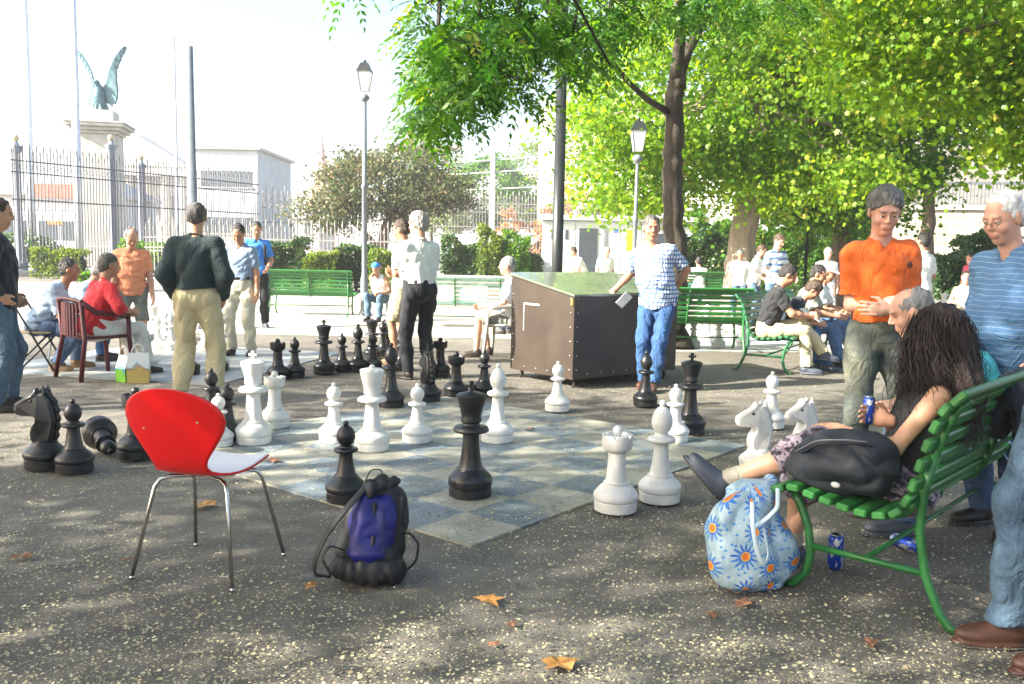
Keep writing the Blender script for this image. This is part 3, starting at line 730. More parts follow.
def make_piece(kind, mat, H, R):
    """root mesh is the body; base ring, crown and knob are its parts"""
    z = lambda f: f * H
    base = [(0, R * .9), (.004, R * .965), (.05, R * .965), (.055, R * .92)]
    root = None; extra = []
    if kind == 'pawn':
        body = [(.054, R * .92), (.062, R), (.085, R * 1.0), (z(.26), R * .80), (z(.31), R * .58), (z(.325), R * .60), (z(.335), R * .50), (z(.48), R * .38), (z(.60), R * .33), (z(.615), R * .40), (z(.625), R * .56), (z(.65), R * .60), (z(.672), R * .54), (z(.682), R * .36), (z(.70), R * .33)]
        head = [(R * .33 * 1.0, z(.69)), ] + [(R * .46 * math.cos(t), z(.82) + H * .135 * math.sin(t)) for t in np.linspace(-1.0, 1.45, 12)]
        hn, knob = 'head', (z(.975), .016)
    elif kind == 'bishop':
        body = [(.054, R * .92), (.062, R), (.09, R * 1.0), (z(.20), R * .86), (z(.25), R * .60), (z(.262), R * .62), (z(.272), R * .52), (z(.42), R * .38), (z(.57), R * .33), (z(.58), R * .38), (z(.59), R * .60), (z(.615), R * .66), (z(.64), R * .58), (z(.65), R * .36), (z(.67), R * .33)]
        head = [(R * .34, z(.665))] + [(R * .50 * math.cos(t) * (1 - .12 * max(t, 0)), z(.80) + H * .145 * math.sin(t)) for t in np.linspace(-1.0, 1.4, 14)]
        hn, knob = 'mitre', (z(.97), .019)
    elif kind == 'rook':
        body = [(.054, R * .92), (.062, R), (.085, R * 1.0), (z(.27), R * .80), (z(.32), R * .56), (z(.335), R * .60), (z(.35), R * .50), (z(.50), R * .42), (z(.68), R * .40), (z(.70), R * .44)]
        head = [(R * .44, z(.695)), (R * .64, z(.735)), (R * .68, z(.76)), (R * .70, z(.90)), (R * .62, z(.905)), (R * .54, z(.86)), (R * .05, z(.88))]
        hn, knob = 'tower_top', (z(.945), .026)
    elif kind in ('king', 'queen'):
        body = [(.054, R * .92), (.062, R * .98), (.10, R * 1.0), (z(.20), R * .84), (z(.235), R * .62), (z(.245), R * .64), (z(.255), R * .54), (z(.40), R * .42), (z(.55), R * .37), (z(.56), R * .46), (z(.575), R * .78), (z(.60), R * .80), (z(.622), R * .70), (z(.632), R * .42), (z(.66), R * .40)]
        t0 = .895 if kind == 'king' else .93
        head = [(R * .40, z(.655)), (R * .46, z(.66)), (R * .48, z(.68)), (R * .44, z(.70)), (R * .52, z(.78)), (R * .66, z(t0 - .03)), (R * .68, z(t0)), (R * .60, z(t0 + .012)), (R * .28, z(t0 + .03)), (R * .05, z(t0 + .035))]
        hn = 'crown'; knob = (z(.965), .022) if kind == 'queen' else None
    elif kind == 'knight':
        body = [(.054, R * .92), (.062, R), (.09, R * 1.0), (z(.24), R * .80), (z(.28), R * .62), (z(.30), R * .60), (z(.33), R * .5)]
        head = None; knob = None
    r0 = .0
    root = MB().lathe(sc_prof(body, 4), 40).build("chess_piece", mat, None, True)
    autosmooth(root, 40)
    MB().lathe([(q, p) for p, q in base], 40).build("base", mat, root, True); autosmooth(root.children[-1], 40)
    if head is not None:
        mod = None
        if kind == 'queen':
            mod = lambda r, zz, t: (r, zz + (.005 * math.cos(t * 8) if zz > z(.88) and r > R * .5 else 0))
        if kind == 'rook':
            mod = lambda r, zz, t: (r, zz - (.016 if (math.sin(t * 6) > .92 and zz > z(.89)) else 0))
        MB().lathe(head, 48, mod=mod).build(hn, mat, root, True); autosmooth(root.children[-1], 40)
    if knob:
        MB().tube([(0, 0, knob[0] - .035), (0, 0, knob[0])], knob[1] * .55, 12).sph((0, 0, knob[0]), knob[1], 14).build("knob", mat, root, True)
    if kind == 'king':
        cz = z(.925); c = MB()
        c.prism([(-.009, cz), (-.013, cz + .028), (-.028, cz + .022), (-.028, cz + .044), (-.012, cz + .040), (-.013, cz + .062), (.013, cz + .062), (.012, cz + .040), (.028, cz + .044), (.028, cz + .022), (.013, cz + .028), (.009, cz)], -.010, .010)
        c.build("cross", mat, root)
    if kind == 'knight':
        Hk = H
        ou = [(-.30, .27), (-.44, .33), (-.46, .41), (-.38, .49), (-.24, .55), (-.22, .60), (-.40, .625), (-.80, .62), (-1.04, .635), (-1.14, .69), (-1.10, .76), (-.80, .82), (-.42, .885), (-.24, .96), (-.12, .90), (.12, .905), (.34, .82), (.48, .68), (.52, .54), (.46, .40), (.36, .30), (.28, .26)]
        pts = [(u * R * 1.25, v * Hk) for u, v in ou]
        c = MB(); n_ = len(pts); cx = 0; VV = []
        cen = np.mean(pts, 0)
        for t, sc_ in ((-.40, .80), (-.30, .94), (0, 1.0), (.30, .94), (.40, .80)):
            for (p, q) in pts:
                th = (.60 if q > .6 * Hk and p < -.55 * R else (.8 if q > .6 * Hk else 1.05))
                VV.append((cen[0] + (p - cen[0]) * (1 - (1 - sc_) * .9), t * R * 1.15 * th * (1 - .25 * (q / Hk)), cen[1] + (q - cen[1]) * (1 - (1 - sc_) * .6)))
        FF = [(i * n_ + k, i * n_ + (k + 1) % n_, (i + 1) * n_ + (k + 1) % n_, (i + 1) * n_ + k) for i in range(4) for k in range(n_)] + [tuple(range(n_))[::-1], tuple(4 * n_ + k for k in range(n_))]
        c.add(VV, FF); hd = c.build("horse_head", mat, root)
        bv = hd.modifiers.new('b', 'BEVEL'); bv.width = .006; bv.segments = 2; bv.limit_method = 'ANGLE'
        e = MB()
        for sgn in (-1, 1):
            e.add([(.0, sgn * .02, .89 * Hk), (.04, sgn * .02, .90 * Hk), (.02, sgn * .045, .90 * Hk), (.012, sgn * .036, 1.0 * Hk)], [(0, 1, 3), (1, 2, 3), (2, 0, 3), (0, 2, 1)])
        e.build("ear", mat, root)
        m2 = MB()
        mp_ = [(R * 1.25 * xx + (.008 if k % 2 else -.002), 0, q * Hk) for k, (q, xx) in enumerate(zip(np.linspace(.34, .93, 13), np.interp(np.linspace(.34, .93, 13), [.34, .54, .7, .82, .9, .93], [.40, .52, .48, .36, .12, -.05])))]
        m2.tube(mp_, .016, 8)
        m2.build("mane", mat, root)
        ey = MB()
        for sgn in (-1, 1): ey.sph((-.50 * R, sgn * .27 * R, .80 * Hk), (.011, .008, .010), 8)
        ey.build("eye", BP if mat is WP else mat, root)
    return root
KH = dict(king=.64, queen=.59, bishop=.55, knight=.47, rook=.43, pawn=.42); KR = dict(king=.125, queen=.122, bishop=.117, knight=.117, rook=.115, pawn=.108)
_pc = {}
def piece(kind, colr, px, py, label, H=None, rz=0, z=None, xy=None):
    key = (kind, colr)
    h = H or KH[kind]
    if key not in _pc:
        o = make_piece(kind, WP if colr == 'w' else BP, KH[kind], KR[kind]); _pc[key] = o
    else: o = copy_tree(_pc[key])
    p = G(px, py) if xy is None else np.array([*xy, 0.]); 
    if xy is None:  # py is the front edge of the base
        v = p[:2] / np.linalg.norm(p[:2]); p[:2] += v * KR[kind] * .95
    o.location = (p[0], p[1], .013 if z is None else z); o.rotation_euler = (0, 0, rad(rz)); f = h / KH[kind]; o.scale = (1 + (f - 1) * .5, 1 + (f - 1) * .5, f)
    tag(o, label, "chess piece", "giant white chess pieces" if colr == 'w' else "giant black chess pieces"); return o
W_, B_ = 'w', 'b'
piece('king', B_, 470, 503, "tallest black king alone near the front corner of the worn board")
piece('pawn', B_, 346, 508, "black pawn standing behind the blue backpack", .44)
piece('king', W_, 254, 448, "tall white king just past the seat of the red chair")
piece('rook', W_, 275, 431, "white rook tucked behind the tall white king")
piece('pawn', W_, 334, 446, "white pawn close beside the white queen, on its side towards the red chair")
piece('queen', W_, 372, 455, "white queen with a ball on its crown between two white pawns")
piece('pawn', W_, 417, 446, "white pawn between the white queen and the tallest black king")
piece('bishop', W_, 497, 446, "white bishop right behind the tallest black king", .57)
piece('pawn', W_, 557, 414, "white pawn alone in front of the brown games locker", .43)
piece('rook', W_, 615, 518, "white rook at the near edge of the worn board", .46)
piece('bishop', W_, 659, 508, "white bishop beside the white rook near the raised shoe", .57)
piece('pawn', W_, 674, 445, "white pawn between the white bishop and the black king by the plaid shirted man")
piece('pawn', W_, 770, 431, "white pawn standing behind the white knights", .45)
piece('knight', W_, 757, 478, "white knight facing the board behind the raised shoe", .48, rz=10)
piece('knight', W_, 803, 470, "white knight half hidden by the woman's skirt", .47, rz=20)
piece('rook', B_, 278, 381, "squat black rook at the edge of the bleached board", .42)
piece('pawn', B_, 295, 379, "black pawn touching the squat black rook", .42)
piece('king', B_, 324, 376, "black king standing apart beside the squat rook and its pawn", .58)
piece('pawn', B_, 342, 373, "black pawn between the lone black king and the crowd of black pieces")
piece('bishop', B_, 358, 373, "black bishop at the edge of the crowded black pieces", .53)
piece('pawn', B_, 373, 372, "black pawn in the front row of the crowded black pieces")
piece('queen', B_, 372, 360, "black queen in the back row of the crowded black pieces", .50)
piece('bishop', B_, 383, 357, "black bishop in the back row of the crowded black pieces", .45)
piece('knight', B_, 387, 350, "black knight in the back row of the crowded black pieces", .42, rz=120)
piece('bishop', B_, 391, 410, "black bishop at the corner of the worn board beside the white queen", .56)
piece('pawn', B_, 401, 372, "black pawn at the foot of the black trousered man")
piece('knight', B_, 428, 404, "black knight seen from its mane in front of the black trousered man", .48, rz=-60)
piece('rook', B_, 440, 378, "black rook mostly hidden behind the black knight", .42)
piece('rook', B_, 456, 399, "black rook between the black knight and the white bishop", .42)
piece('pawn', B_, 484, 398, "black pawn behind the head of the white bishop", .43)
piece('bishop', B_, 645, 409, "slim black bishop by the feet of the plaid shirted man", .50)
piece('king', B_, 689, 437, "black king with a chipped pale cross near the seated readers", .61)
piece('knight', B_, 46, 473, "black knight facing away from the red chair beside the upright black pawn", .52, rz=5)
piece('pawn', B_, 75, 477, "upright black pawn in front of the black knight", .44)
o = piece('pawn', B_, 120, 462, "black pawn lying on its side beside the upright black pawn", .43)
q = G(97, 447); o.location = (q[0], q[1] + .02, .115); o.rotation_euler = (rad(99), 0, rad(35))
piece('rook', B_, 137, 463, "black rook partly covered by the red chair back", .46)
piece('pawn', B_, 212, 428, "black pawn peeping over the shoulder of the red chair", .43)
piece('pawn', W_, 219, 450, "white pawn half hidden by the red chair back", .36)
piece('pawn', B_, 228, 444, "black pawn beside the red chair back and the tall white king", .40)
piece('queen', B_, 189, 377, "black queen glimpsed between the khaki trouser legs", .55)
piece('bishop', B_, 219, 373, "black bishop beside the khaki trouser leg", .46)
piece('king', W_, 219, 371, "tall white king between the khaki trousers and the pale trousers", .62)
piece('rook', W_, 148, 370, "white rook behind the two shopping bags", .42)
piece('bishop', W_, 172, 352, "white bishop in the bleached group between peach polo and khaki trousers", .5)
piece('pawn', W_, 158, 350, "white pawn nearest the grey shorts")
piece('pawn', W_, 166, 342, "white pawn in the middle row of the bleached group")
piece('queen', W_, 154, 340, "white queen in the back row of the bleached group", .5)
piece('pawn', W_, 181, 340, "white pawn hidden beside the khaki trousers at the back of the bleached group")
piece('knight', W_, 207, 352, "white knight behind the tall white king of the bleached board", .45, rz=60)
for i, (a, b_, k) in enumerate(((693, 349, 'pawn'), (706, 343, 'queen'), (718, 349, 'pawn'), (731, 343, 'rook'), (743, 348, 'pawn'), (700, 337, 'pawn'), (726, 336, 'bishop'))):
    piece(k, W_, a, b_, ["white pawn seen under the slats of the empty green bench", "white queen seen through the empty green bench", "second white pawn from the plaid shirted man behind the empty bench", "white rook behind the empty green bench", "white pawn behind the empty bench nearest the black shirted reader", "farthest white pawn behind the empty green bench", "white bishop in the far row behind the empty green bench"][i])
for i, (a, b_, k) in enumerate(((876, 315, 'pawn'), (933, 322, 'pawn'), (943, 318, 'queen'), (951, 322, 'pawn'))):
    if k: piece(k, W_, a, b_, ["white pawn far off between the cap wearer and the orange polo", "far white pawn next to the standing man in white", "far white queen between two white pawns", "far white pawn closest to the old man in striped polo"][i])
for (a, b_, k, l) in ((846, 420, None, ''),):
    pass

# ------------------------------------------------------------------ benches
GREEN = M('green_paint', (.026, .155, .032), .4, .25, 14, .15, 90, dirt=(.04, .09, .03), dirtf=.5); GREENF = M('green_iron', (.018, .125, .028), .38, .2, 16, .1, 100)
DGREEN = M('dark_green_paint', (.018, .12, .045), .45, .25, 14, .15, 90, dirt=(.03, .06, .03), dirtf=.5); TEAL = M('faded_teal_paint', (.30, .50, .44), .5, .3, 10, .1, 60, dirt=(.62, .62, .55), dirtf=.7)
PROF = [(0.02, .435), (.085, .452), (.155, .438), (.225, .425), (.295, .415), (.365, .408), (.435, .412), (.495, .435), (.532, .490), (.553, .555), (.572, .632), (.592, .71), (.615, .785), (.645, .852), (.69, .900)]
def bench(label, pos, rz, L=1.8, slat=None, iron=None, nseat=8):
    slat = slat or GREEN; iron = iron or GREENF
    root = empty("park_bench", (pos[0], pos[1], 0), rz, label, "bench", "slatted park benches")
    P_ = np.array(PROF); tan = np.gradient(P_, axis=0); tan /= np.linalg.norm(tan, axis=1)[:, None]
    for nm, rg in (("seat", range(0, nseat)), ("backrest", range(nseat, len(PROF)))):
        mb = MB()
        for i in rg:
            t = tan[i]; R = np.array([[1, 0, 0], [0, -t[0], -t[1]], [0, t[1], -t[0]]]).T
            R = np.stack([(1, 0, 0), (0, -t[0], t[1]), np.cross((1, 0, 0), (0, -t[0], t[1]))], 1)
            wdt = .052 if i not in (len(PROF) - 1,) else .07
            mb.box((L / 2, -P_[i][0], P_[i][1]), (L, wdt, .030), R, bev=.007)
        mb.build(nm, slat, root)
    for xx in (.10, L / 2, L - .10):
        mb = MB()
        off = P_.copy(); nrm = np.stack([tan[:, 1], -tan[:, 0]], 1); rail = P_ + nrm * .022
        mb.tube([(xx, -p[0], p[1]) for p in rail], .013, 8)
        if xx != L / 2:
            mb.tube([(xx, -.05, .41), (xx, -.075, .38), (xx, -.12, .28), (xx, -.14, .17), (xx, -.12, .08), (xx, -.07, .02), (xx, -.03, .012)], .018, 8)
            mb.tube([(xx, -.60, .66), (xx, -.565, .52), (xx, -.56, .36), (xx, -.59, .2), (xx, -.65, .06), (xx, -.69, .015), (xx, -.73, .012)], .018, 8)
            mb.tube([(xx, -.135, .20), (xx, -.59, .20)], .014, 8)
        mb.build("leg" if xx != L / 2 else "strut", iron, root, True)
    MB().tube([(.10, -.36, .2), (L - .10, -.36, .2)], .011, 8).build("crossbar", iron, root, True)
    return root
# local frame: x along the bench, front towards +y (seat front at y=0)
B4o = G(772, 487, .44); dirB = np.array([.68, .733]); rzB = math.atan2(dirB[1], dirB[0])
bench("nearest dark green slatted bench carrying the woman and the black bag", B4o[:2], rzB, 1.9)
def onB4(u, v, z):   # u along, v back from the seat front
    n_ = np.array([dirB[1], -dirB[0]]); q = B4o[:2] + dirB * u + n_ * v; return np.array([q[0], q[1], z])
print('bench4 rear foot', proj(onB4(.1, .7, 0)), 'target 950,622; top', proj(onB4(0, .7, .84)), 'target 930,405', proj(onB4(.5,.7,.84)))
# other benches
def b_at(px, Z): return ((px - 512) * Z / 881, Z)
p_ = b_at(262, 17.6); bench("far green bench standing alone beside the hedge", (p_[0], p_[1] + .7), 0, 1.78)
p_ = b_at(402, 15.4); bench("sun faded pale teal bench behind the man with black trousers", (p_[0], p_[1] + .7), 0, 1.8, TEAL, GREENF)
p_ = b_at(622, 12.4); bench("empty green bench between the plaid shirted man and the black shirted reader", (p_[0], p_[1] + .6), rad(2), 1.82)
p_ = b_at(668, 23.4); bench("distant green bench with a man in white sitting by the thick trunk", (p_[0], p_[1] + .7), 0, 1.9)
B5ang = rad(-122); B5x = np.array([math.cos(B5ang), math.sin(B5ang)]); B5y = np.array([-math.sin(B5ang), math.cos(B5ang)])
q = G(737, 370)[:2]; B5near = q + B5y * .68 + np.array([0, 0])           # seat front of the near end
B5L = 2.4; B5o = B5near - B5x * (B5L - .1)
bench("dark green bench full of seated readers beyond the orange polo", B5o, B5ang, B5L, DGREEN, DGREEN)
def onB5(u, v, z=0): q_ = B5near - B5x * u - B5y * v; return np.array([q_[0], q_[1], z])    # u from the near end

# ------------------------------------------------------------------ games locker
def locker():
    root = empty("games_locker", (0, 0, 0), 0, "brown metal games locker with a sloping glossy green lid and riveted edges", "locker")
    cA = np.array([.62, 8.85]); dl = np.array([-.62, .785]); dl /= np.linalg.norm(dl); dr = np.array([dl[1], -dl[0]]); dr = np.array([.785, .62])
    W, D, z0 = 1.55, 1.02, .10; hf, hb = .95, 1.13
    P = lambda a, b_, z: (*(cA + dr * a + dl * b_), z)   # a along the dark face, b_ along the brown face
    brown = M('brown_sheet_metal', (.031, .021, .014), .48, .15, 3, .1, 40, dirt=(.075, .055, .04), dirtf=.5); dark = brown
    lidm, n, b = base_mat('green_lid'); 
    c = ramp(n, noise(n, 2.2, 7, .7), [(.35, (.09, .115, .09)), (.65, (.17, .195, .15))]).outputs[0]; n.links.new(c, b.inputs['Base Color']); b.inputs['Roughness'].default_value = .24; b.inputs['Coat Weight'].default_value = .4
    nb = noise(n, 3, 3); bump(n, b, nb, .05, .01)
    V = [P(0, 0, z0), P(W, 0, z0), P(W, D, z0), P(0, D, z0), P(0, 0, hf), P(W, 0, hf), P(W, D, hb), P(0, D, hb)]
    mesh("cabinet", V, [(0, 3, 2, 1), (4, 5, 6, 7), (0, 1, 5, 4), (1, 2, 6, 5), (2, 3, 7, 6), (3, 0, 4, 7)], brown, root)
    o = .03; t = .022; sl = (hb - hf) / D
    Q = [P(-o, -o, hf - sl * o + .002), P(W + o, -o, hf - sl * o + .002), P(W + o, D + o, hb + sl * o + .002), P(-o, D + o, hb + sl * o + .002)]
    V = Q + [(a, b_, c + t) for a, b_, c in Q]
    mesh("lid", V, [(0, 3, 2, 1), (4, 5, 6, 7), (0, 1, 5, 4), (1, 2, 6, 5), (2, 3, 7, 6), (3, 0, 4, 7)], lidm, root)
    rv = MB(); edge = MB(); e_ = .005
    nL = -dr; nR = -dl
    for z in np.arange(.2, .95, .145):
        for (a, b_) in ((0, .045), (0, D - .04)): p = np.array(P(a, b_, z)); rv.sph(p + np.array([*nL, 0]) * .003, .0085, 8)
        p = np.array(P(.045, 0, z)); rv.sph(p + np.array([*nR, 0]) * .003, .0085, 8)
    for a in np.arange(.2, W, .19): p = np.array(P(a, 0, z0 + .05)); rv.sph(p + np.array([*nR, 0]) * .003, .008, 8)
    for b_ in np.arange(.2, D - .1, .19): p = np.array(P(0, b_, z0 + .05)); rv.sph(p + np.array([*nL, 0]) * .003, .008, 8)
    rv.build("rivet", M('rivet', (.5, .48, .44), .3, .1, metal=.8), root, True)
    # corner angle strips, latch and pale tape mark
    st = MB()
    for (a, b_) in ((0, 0),):
        p0 = np.array(P(a, b_, z0)); p1 = np.array(P(a, b_, hf - .01)); st.tube([p0, p1], .008, 6)
    st.build("corner_strip", brown, root)
    RL = np.stack([np.array([*dl, 0]), np.array([*nL, 0]), (0, 0, 1)], 1)
    MB().box(np.array(P(0, .02, hf - .06)) + np.array([*nL, 0]) * .012, (.035, .018, .07), RL, bev=.004).build("latch", M('brass', (.55, .42, .16), .35, .1, metal=.9), root)
    tp = MB(); tp.box(np.array(P(0, .67, .83)) + np.array([*nL, 0]) * .003, (.26, .004, .018), RL); tp.box(np.array(P(0, .80, .68)) + np.array([*nL, 0]) * .003, (.010, .004, .28), RL)
    tp.build("tape_mark", M('pale_tape', (.55, .52, .46), .7, .3, 30), root)
    for (a, b_) in ((.1, .1), (W - .1, .1), (.1, D - .06), (W - .1, D - .06)):
        p = np.array(P(a, b_, 0)); MB().tube([p + (0, 0, .0), p + np.array([*(dl * -.03), .06]), p + (0, 0, .1)], .018, 8).build("foot", M('foot_black', (.02, .02, .02), .6), root)
    return P
LP = locker()

# ------------------------------------------------------------------ lamp posts and poles
POLEG = M('grey_pole_paint', (.13, .15, .17), .45, .15, 5, .05); POLED = M('dark_pole_paint', (.018, .022, .022), .4, .2, 5, .06)
LGLASS = M('lantern_glass', (.62, .66, .68), .15, .05, spec=.8)
def lamp(px, Z, H, label, r=.055, m_=None):
    m_ = m_ or POLEG; X = (px - 512) * Z / 881; root = empty("street_lamp", (X, Z, 0), 0, label, "street lamp", "old style street lamps")
    MB().lathe([(r * 1.9, 0), (r * 1.9, .08), (r * 1.5, .12), (r * 1.45, .75), (r * 1.1, .82), (r, .9), (r, H * .5), (r * 1.3, H * .5 + .02), (r * 1.3, H * .5 + .06), (r * .9, H * .5 + .1), (r * .7, H - .85)], 14).build("pole", m_, root, True)
    MB().lathe([(.03, H - .86), (.09, H - .80), (.10, H - .76), (.05, H - .70)], 12).build("collar", m_, root, True)
    ln = MB(); a, b_, z0, z1 = .075, .13, H - .64, H - .26
    V = [(sx * k, sy * k, z) for k, z in ((a, z0), (b_, z1)) for sx, sy in ((-1, -1), (1, -1), (1, 1), (-1, 1))]
    ln.add(V, [(0, 3, 2, 1), (4, 5, 6, 7), (0, 1, 5, 4), (1, 2, 6, 5), (2, 3, 7, 6), (3, 0, 4, 7)]); ln.build("lantern", LGLASS, root)
    fr = MB()
    for sx, sy in ((-1, -1), (1, -1), (1, 1), (-1, 1)): fr.tube([(sx * a, sy * a, z0), (sx * b_, sy * b_, z1)], .010, 5)
    fr.build("frame", m_, root)
    cp = MB(); V = [(sx * k, sy * k, z) for k, z in ((.15, H - .26), (.13, H - .22), (.08, H - .10), (.04, H - .08)) for sx, sy in ((-1, -1), (1, -1), (1, 1), (-1, 1))]
    F = [(i * 4 + k, i * 4 + (k + 1) % 4, i * 4 + 4 + (k + 1) % 4, i * 4 + 4 + k) for i in range(3) for k in range(4)] + [(3, 2, 1, 0), (12, 13, 14, 15)]
    cp.add(V, F); cp.sph((0, 0, H - .05), .035, 8); cp.build("cap", POLED, root)
lamp(363.5, 18.1, 5.15, "grey lamp post with a square lantern beside the capped sitter")
lamp(632, 16.8, 3.92, "lamp post with a glass lantern standing just before the main dark trunk", .04)
def post(px, Z, H, r0, r1, label, m_, cat="pole", base=True):
    X = (px - 512) * Z / 881; root = empty("utility_pole", (X, Z, 0), 0, label, cat)
    MB().lathe([(r0, 0), (r0 * .98, H * .3), (r0 * .97, H * .3), (r1, H)], 16).build("shaft", m_, root, True)
    MB().lathe([(r0 * 1.6, 0), (r0 * 1.6, .05), (r0 * 1.15, .09), (r0 * 1.12, .5), (r0 * 1.01, .55)], 16).build("base", m_, root, True)
post(555.5, 12.2, 9, .078, .045, "tall dark pole rising behind the games locker into the leaves", POLED)
root_ = None
p = at(193, 275, 21); post(193, 21, 5.95, .12, .075, "plain grey pole behind the man in the dark shirt", POLEG)
p = post(178, 60, 15, .12, .06, "thin far pole left of the grey pole", M('pale_far_pole', (.3, .33, .36), .5))
for px_, l in ((33, "white flagpole nearest the picture edge"), (80, "white flagpole in front of the eagle pillar")):
    post(px_, 38, 24, .17, .09, l, M('white_pole', (.62, .66, .68), .4), "flagpole")
post(803, 21, 2.6, .035, .03, "thin dark post in front of the leafy hedge", POLED)

# ------------------------------------------------------------------ iron fence with stone pillars
IRON = M('fence_iron', (.09, .10, .12), .5, .2, 4); IRONW = M('glare_pale_fence_iron', (.26, .25, .235), .6, .25, 4); STONE = M('pale_stone', (.50, .48, .43), .8, .15, 2, .3, 20, dirt=(.34, .31, .27), dirtf=.5); GOLD = M('gilding', (.55, .46, .26), .45, .15, metal=.3)  # the paler iron has the glare on the railings put into its colour
def fence(a, b_, H, label, mat, step=.14, ornate=True, seed=0):
    a = np.array(a, float); b_ = np.array(b_, float); L = np.linalg.norm(b_ - a); ang = math.atan2(*(b_ - a)[::-1])
    root = empty("iron_fence", (*a, 0), ang, label, "fence", "iron railings round the park")
    pk = MB(); sp = MB(); n = int(L / step)
    for i in range(n):
        x = (i + .5) * step; hh = H - (.0 if i % 2 else .22)
        pk.box((x, 0, (hh + .3) / 2 + .1), (.034, .034, hh - .3)); sp.lathe([(.012, hh - .05), (.034, hh + .0), (.028, hh + .06), (.001, hh + .22)], 4, c=(x, 0, 0))
    pk.build("picket", mat, root); sp.build("spear", mat, root)
    rl = MB()
    for z in (.35, H * .60, H - .95, H - .50): rl.box((L / 2, 0, z), (L, .045, .05))
    rl.build("rail", mat, root)
    MB().box((L / 2, 0, .12), (L, .35, .24), bev=.02).build("kerb", STONE, root)
    if ornate:
        sc_ = MB(); t = np.linspace(0, 2 * math.pi, 9)
        for i in range(int(L / .28)):
            x = (i + .5) * .28
            sc_.tube([(x + .095 * math.cos(u), 0, H - .725 + .095 * math.sin(u)) for u in t], .011, 4, caps=False)
        sc_.build("scrollwork", mat, root)
    return root
FA = (-19.5, 34.5); FB = (-13.2, 46); FC = (12, 47.5)
fence(FA, FB, 5.0, "tall ornate iron gate fence with gilded finials beside the eagle pillar", IRON, .145)
fence((FB[0] + .1, FB[1] + .05), FC, 4.3, "long spear topped iron fence running behind the hedges", IRONW, .16)
fence((-12.6, 30.2), (-3.0, 30.8), 2.1, "low inner railing behind the far green bench", IRONW, .13, False)
def finial_post(px, Z, H, label):
    X = (px - 512) * Z / 881; root = empty("gate_post", (X, Z, 0), 0, label, "gate post", "fluted gate posts with gilded globes")
    MB().lathe([(.30, 0), (.30, .5), (.22, .55), (.17, .7), (.16, H - .8), (.22, H - .7), (.26, H - .55), (.14, H - .5), (.09, H - .35)], 12).build("shaft", M('post_iron', (.20, .23, .28), .5, .2), root, True)
    MB().sph((0, 0, H - .22), .14, 12).build("globe", GOLD, root, True)
finial_post(114, 39.5, 6.2, "grey fluted gate post with a globe in front of the stone pillar"); finial_post(143, 42, 5.6, "second gate post with a globe beside the museum pediment"); finial_post(20, 35, 5.6, "gate post with a slim finial nearest the picture edge")
# eagle pillar
def pillar():
    Z = 44.; px = 104; X = (px - 512) * Z / 881; s_ = 881 / Z; root = empty("stone_pillar", (X, Z, 0), rad(12), "white stone gate pillar with a moulded cornice", "pillar")
    Ht = 1.4 + (241 - 137) / s_
    MB().box((0, 0, Ht / 2), (1.75, 1.75, Ht), bev=.03).build("shaft", STONE, root)
    MB().box((0, 0, .6), (2.1, 2.1, 1.2), bev=.04).build("plinth", STONE, root)
    c = MB()
    for k, (w_, z, h) in enumerate(((1.95, Ht + .08, .16), (2.3, Ht + .24, .16), (2.65, Ht + .40, .16), (2.75, Ht + .52, .08))): c.box((0, 0, z), (w_, w_, h - .003), bev=.015)
    c.build("cornice", STONE, root)
    MB().box((0, 0, Ht + .86), (1.5, 1.3, .6), bev=.03).build("pedestal", STONE, root)
    return X, Z, Ht + 1.16
ex, ez, eh = pillar()
def eagle():
    bz = M('verdigris_bronze', (.05, .13, .16), .55, .3, 3, .3, 12); root = empty("eagle_statue", (ex, ez, eh), rad(168), "green bronze eagle statue with raised wings on top of the stone pillar", "statue")
    f = lambda P: .02 * np.sin(P[..., 2] * 30) * np.sin(P[..., 0] * 18)
    blob("body", [el((0, 0, .95), (.36, .38, .62), k=.1), rc((0, .05, 1.4), (0, .25, 1.72), .22, .15, .1), rc((0, .32, 1.72), (0, .5, 1.62), .09, .03, .04), rc((-.15, .05, .5), (-.18, .1, .06), .14, .09, .08), rc((.15, .05, .5), (.18, .1, .06), .14, .09, .08)], .05, bz, root, f)
    blob("tail", [rc((0, -.2, .6), (0, -.5, .0), .24, .30, .1)], .05, bz, root, f)
    for sx in (-1, 1):
        V = []; n = 16; up = [(.20, 1.45), (.42, 1.75), (.52, 2.05), (.60, 2.40), (.80, 2.75), (1.02, 3.15), (1.35, 3.55), (1.75, 3.85)]
        lo = [(.25, .55), (.62, .42), (1.0, .62), (1.10, 1.25), (1.02, 1.90), (1.05, 2.55), (1.36, 3.15), (1.77, 3.80)]
        for (u, l) in zip(up, lo):
            for yy in (-.07, .07): V += [(sx * u[0], yy - .15, u[1]), (sx * l[0], yy - .25, l[1])]
        F = []
        for i in range(7):
            a = 4 * i; b_ = a + 4; F += [(a, a + 1, b_ + 1, b_), (a + 2, b_ + 2, b_ + 3, a + 3), (a, b_, b_ + 2, a + 2), (a + 1, a + 3, b_ + 3, b_ + 1)]
        F += [(0, 2, 3, 1), (28, 29, 31, 30)]
        w_ = MB().add(V, F)
        for k in range(9):
            t = .15 + k * .1; i = min(int(t * 7), 6); fx = t * 7 - i; l = np.array(lo[i]) * (1 - fx) + np.array(lo[i + 1]) * fx; u = np.array(up[i]) * (1 - fx) + np.array(up[i + 1]) * fx
            w_.tube([(sx * u[0], -.1, u[1] - .1), (sx * l[0], -.3, l[1] - .1)], .05, 5)
        w_.build("wing", bz, root)
eagle(); bpy.data.objects['eagle_statue'].scale = (.80, .80, .80)

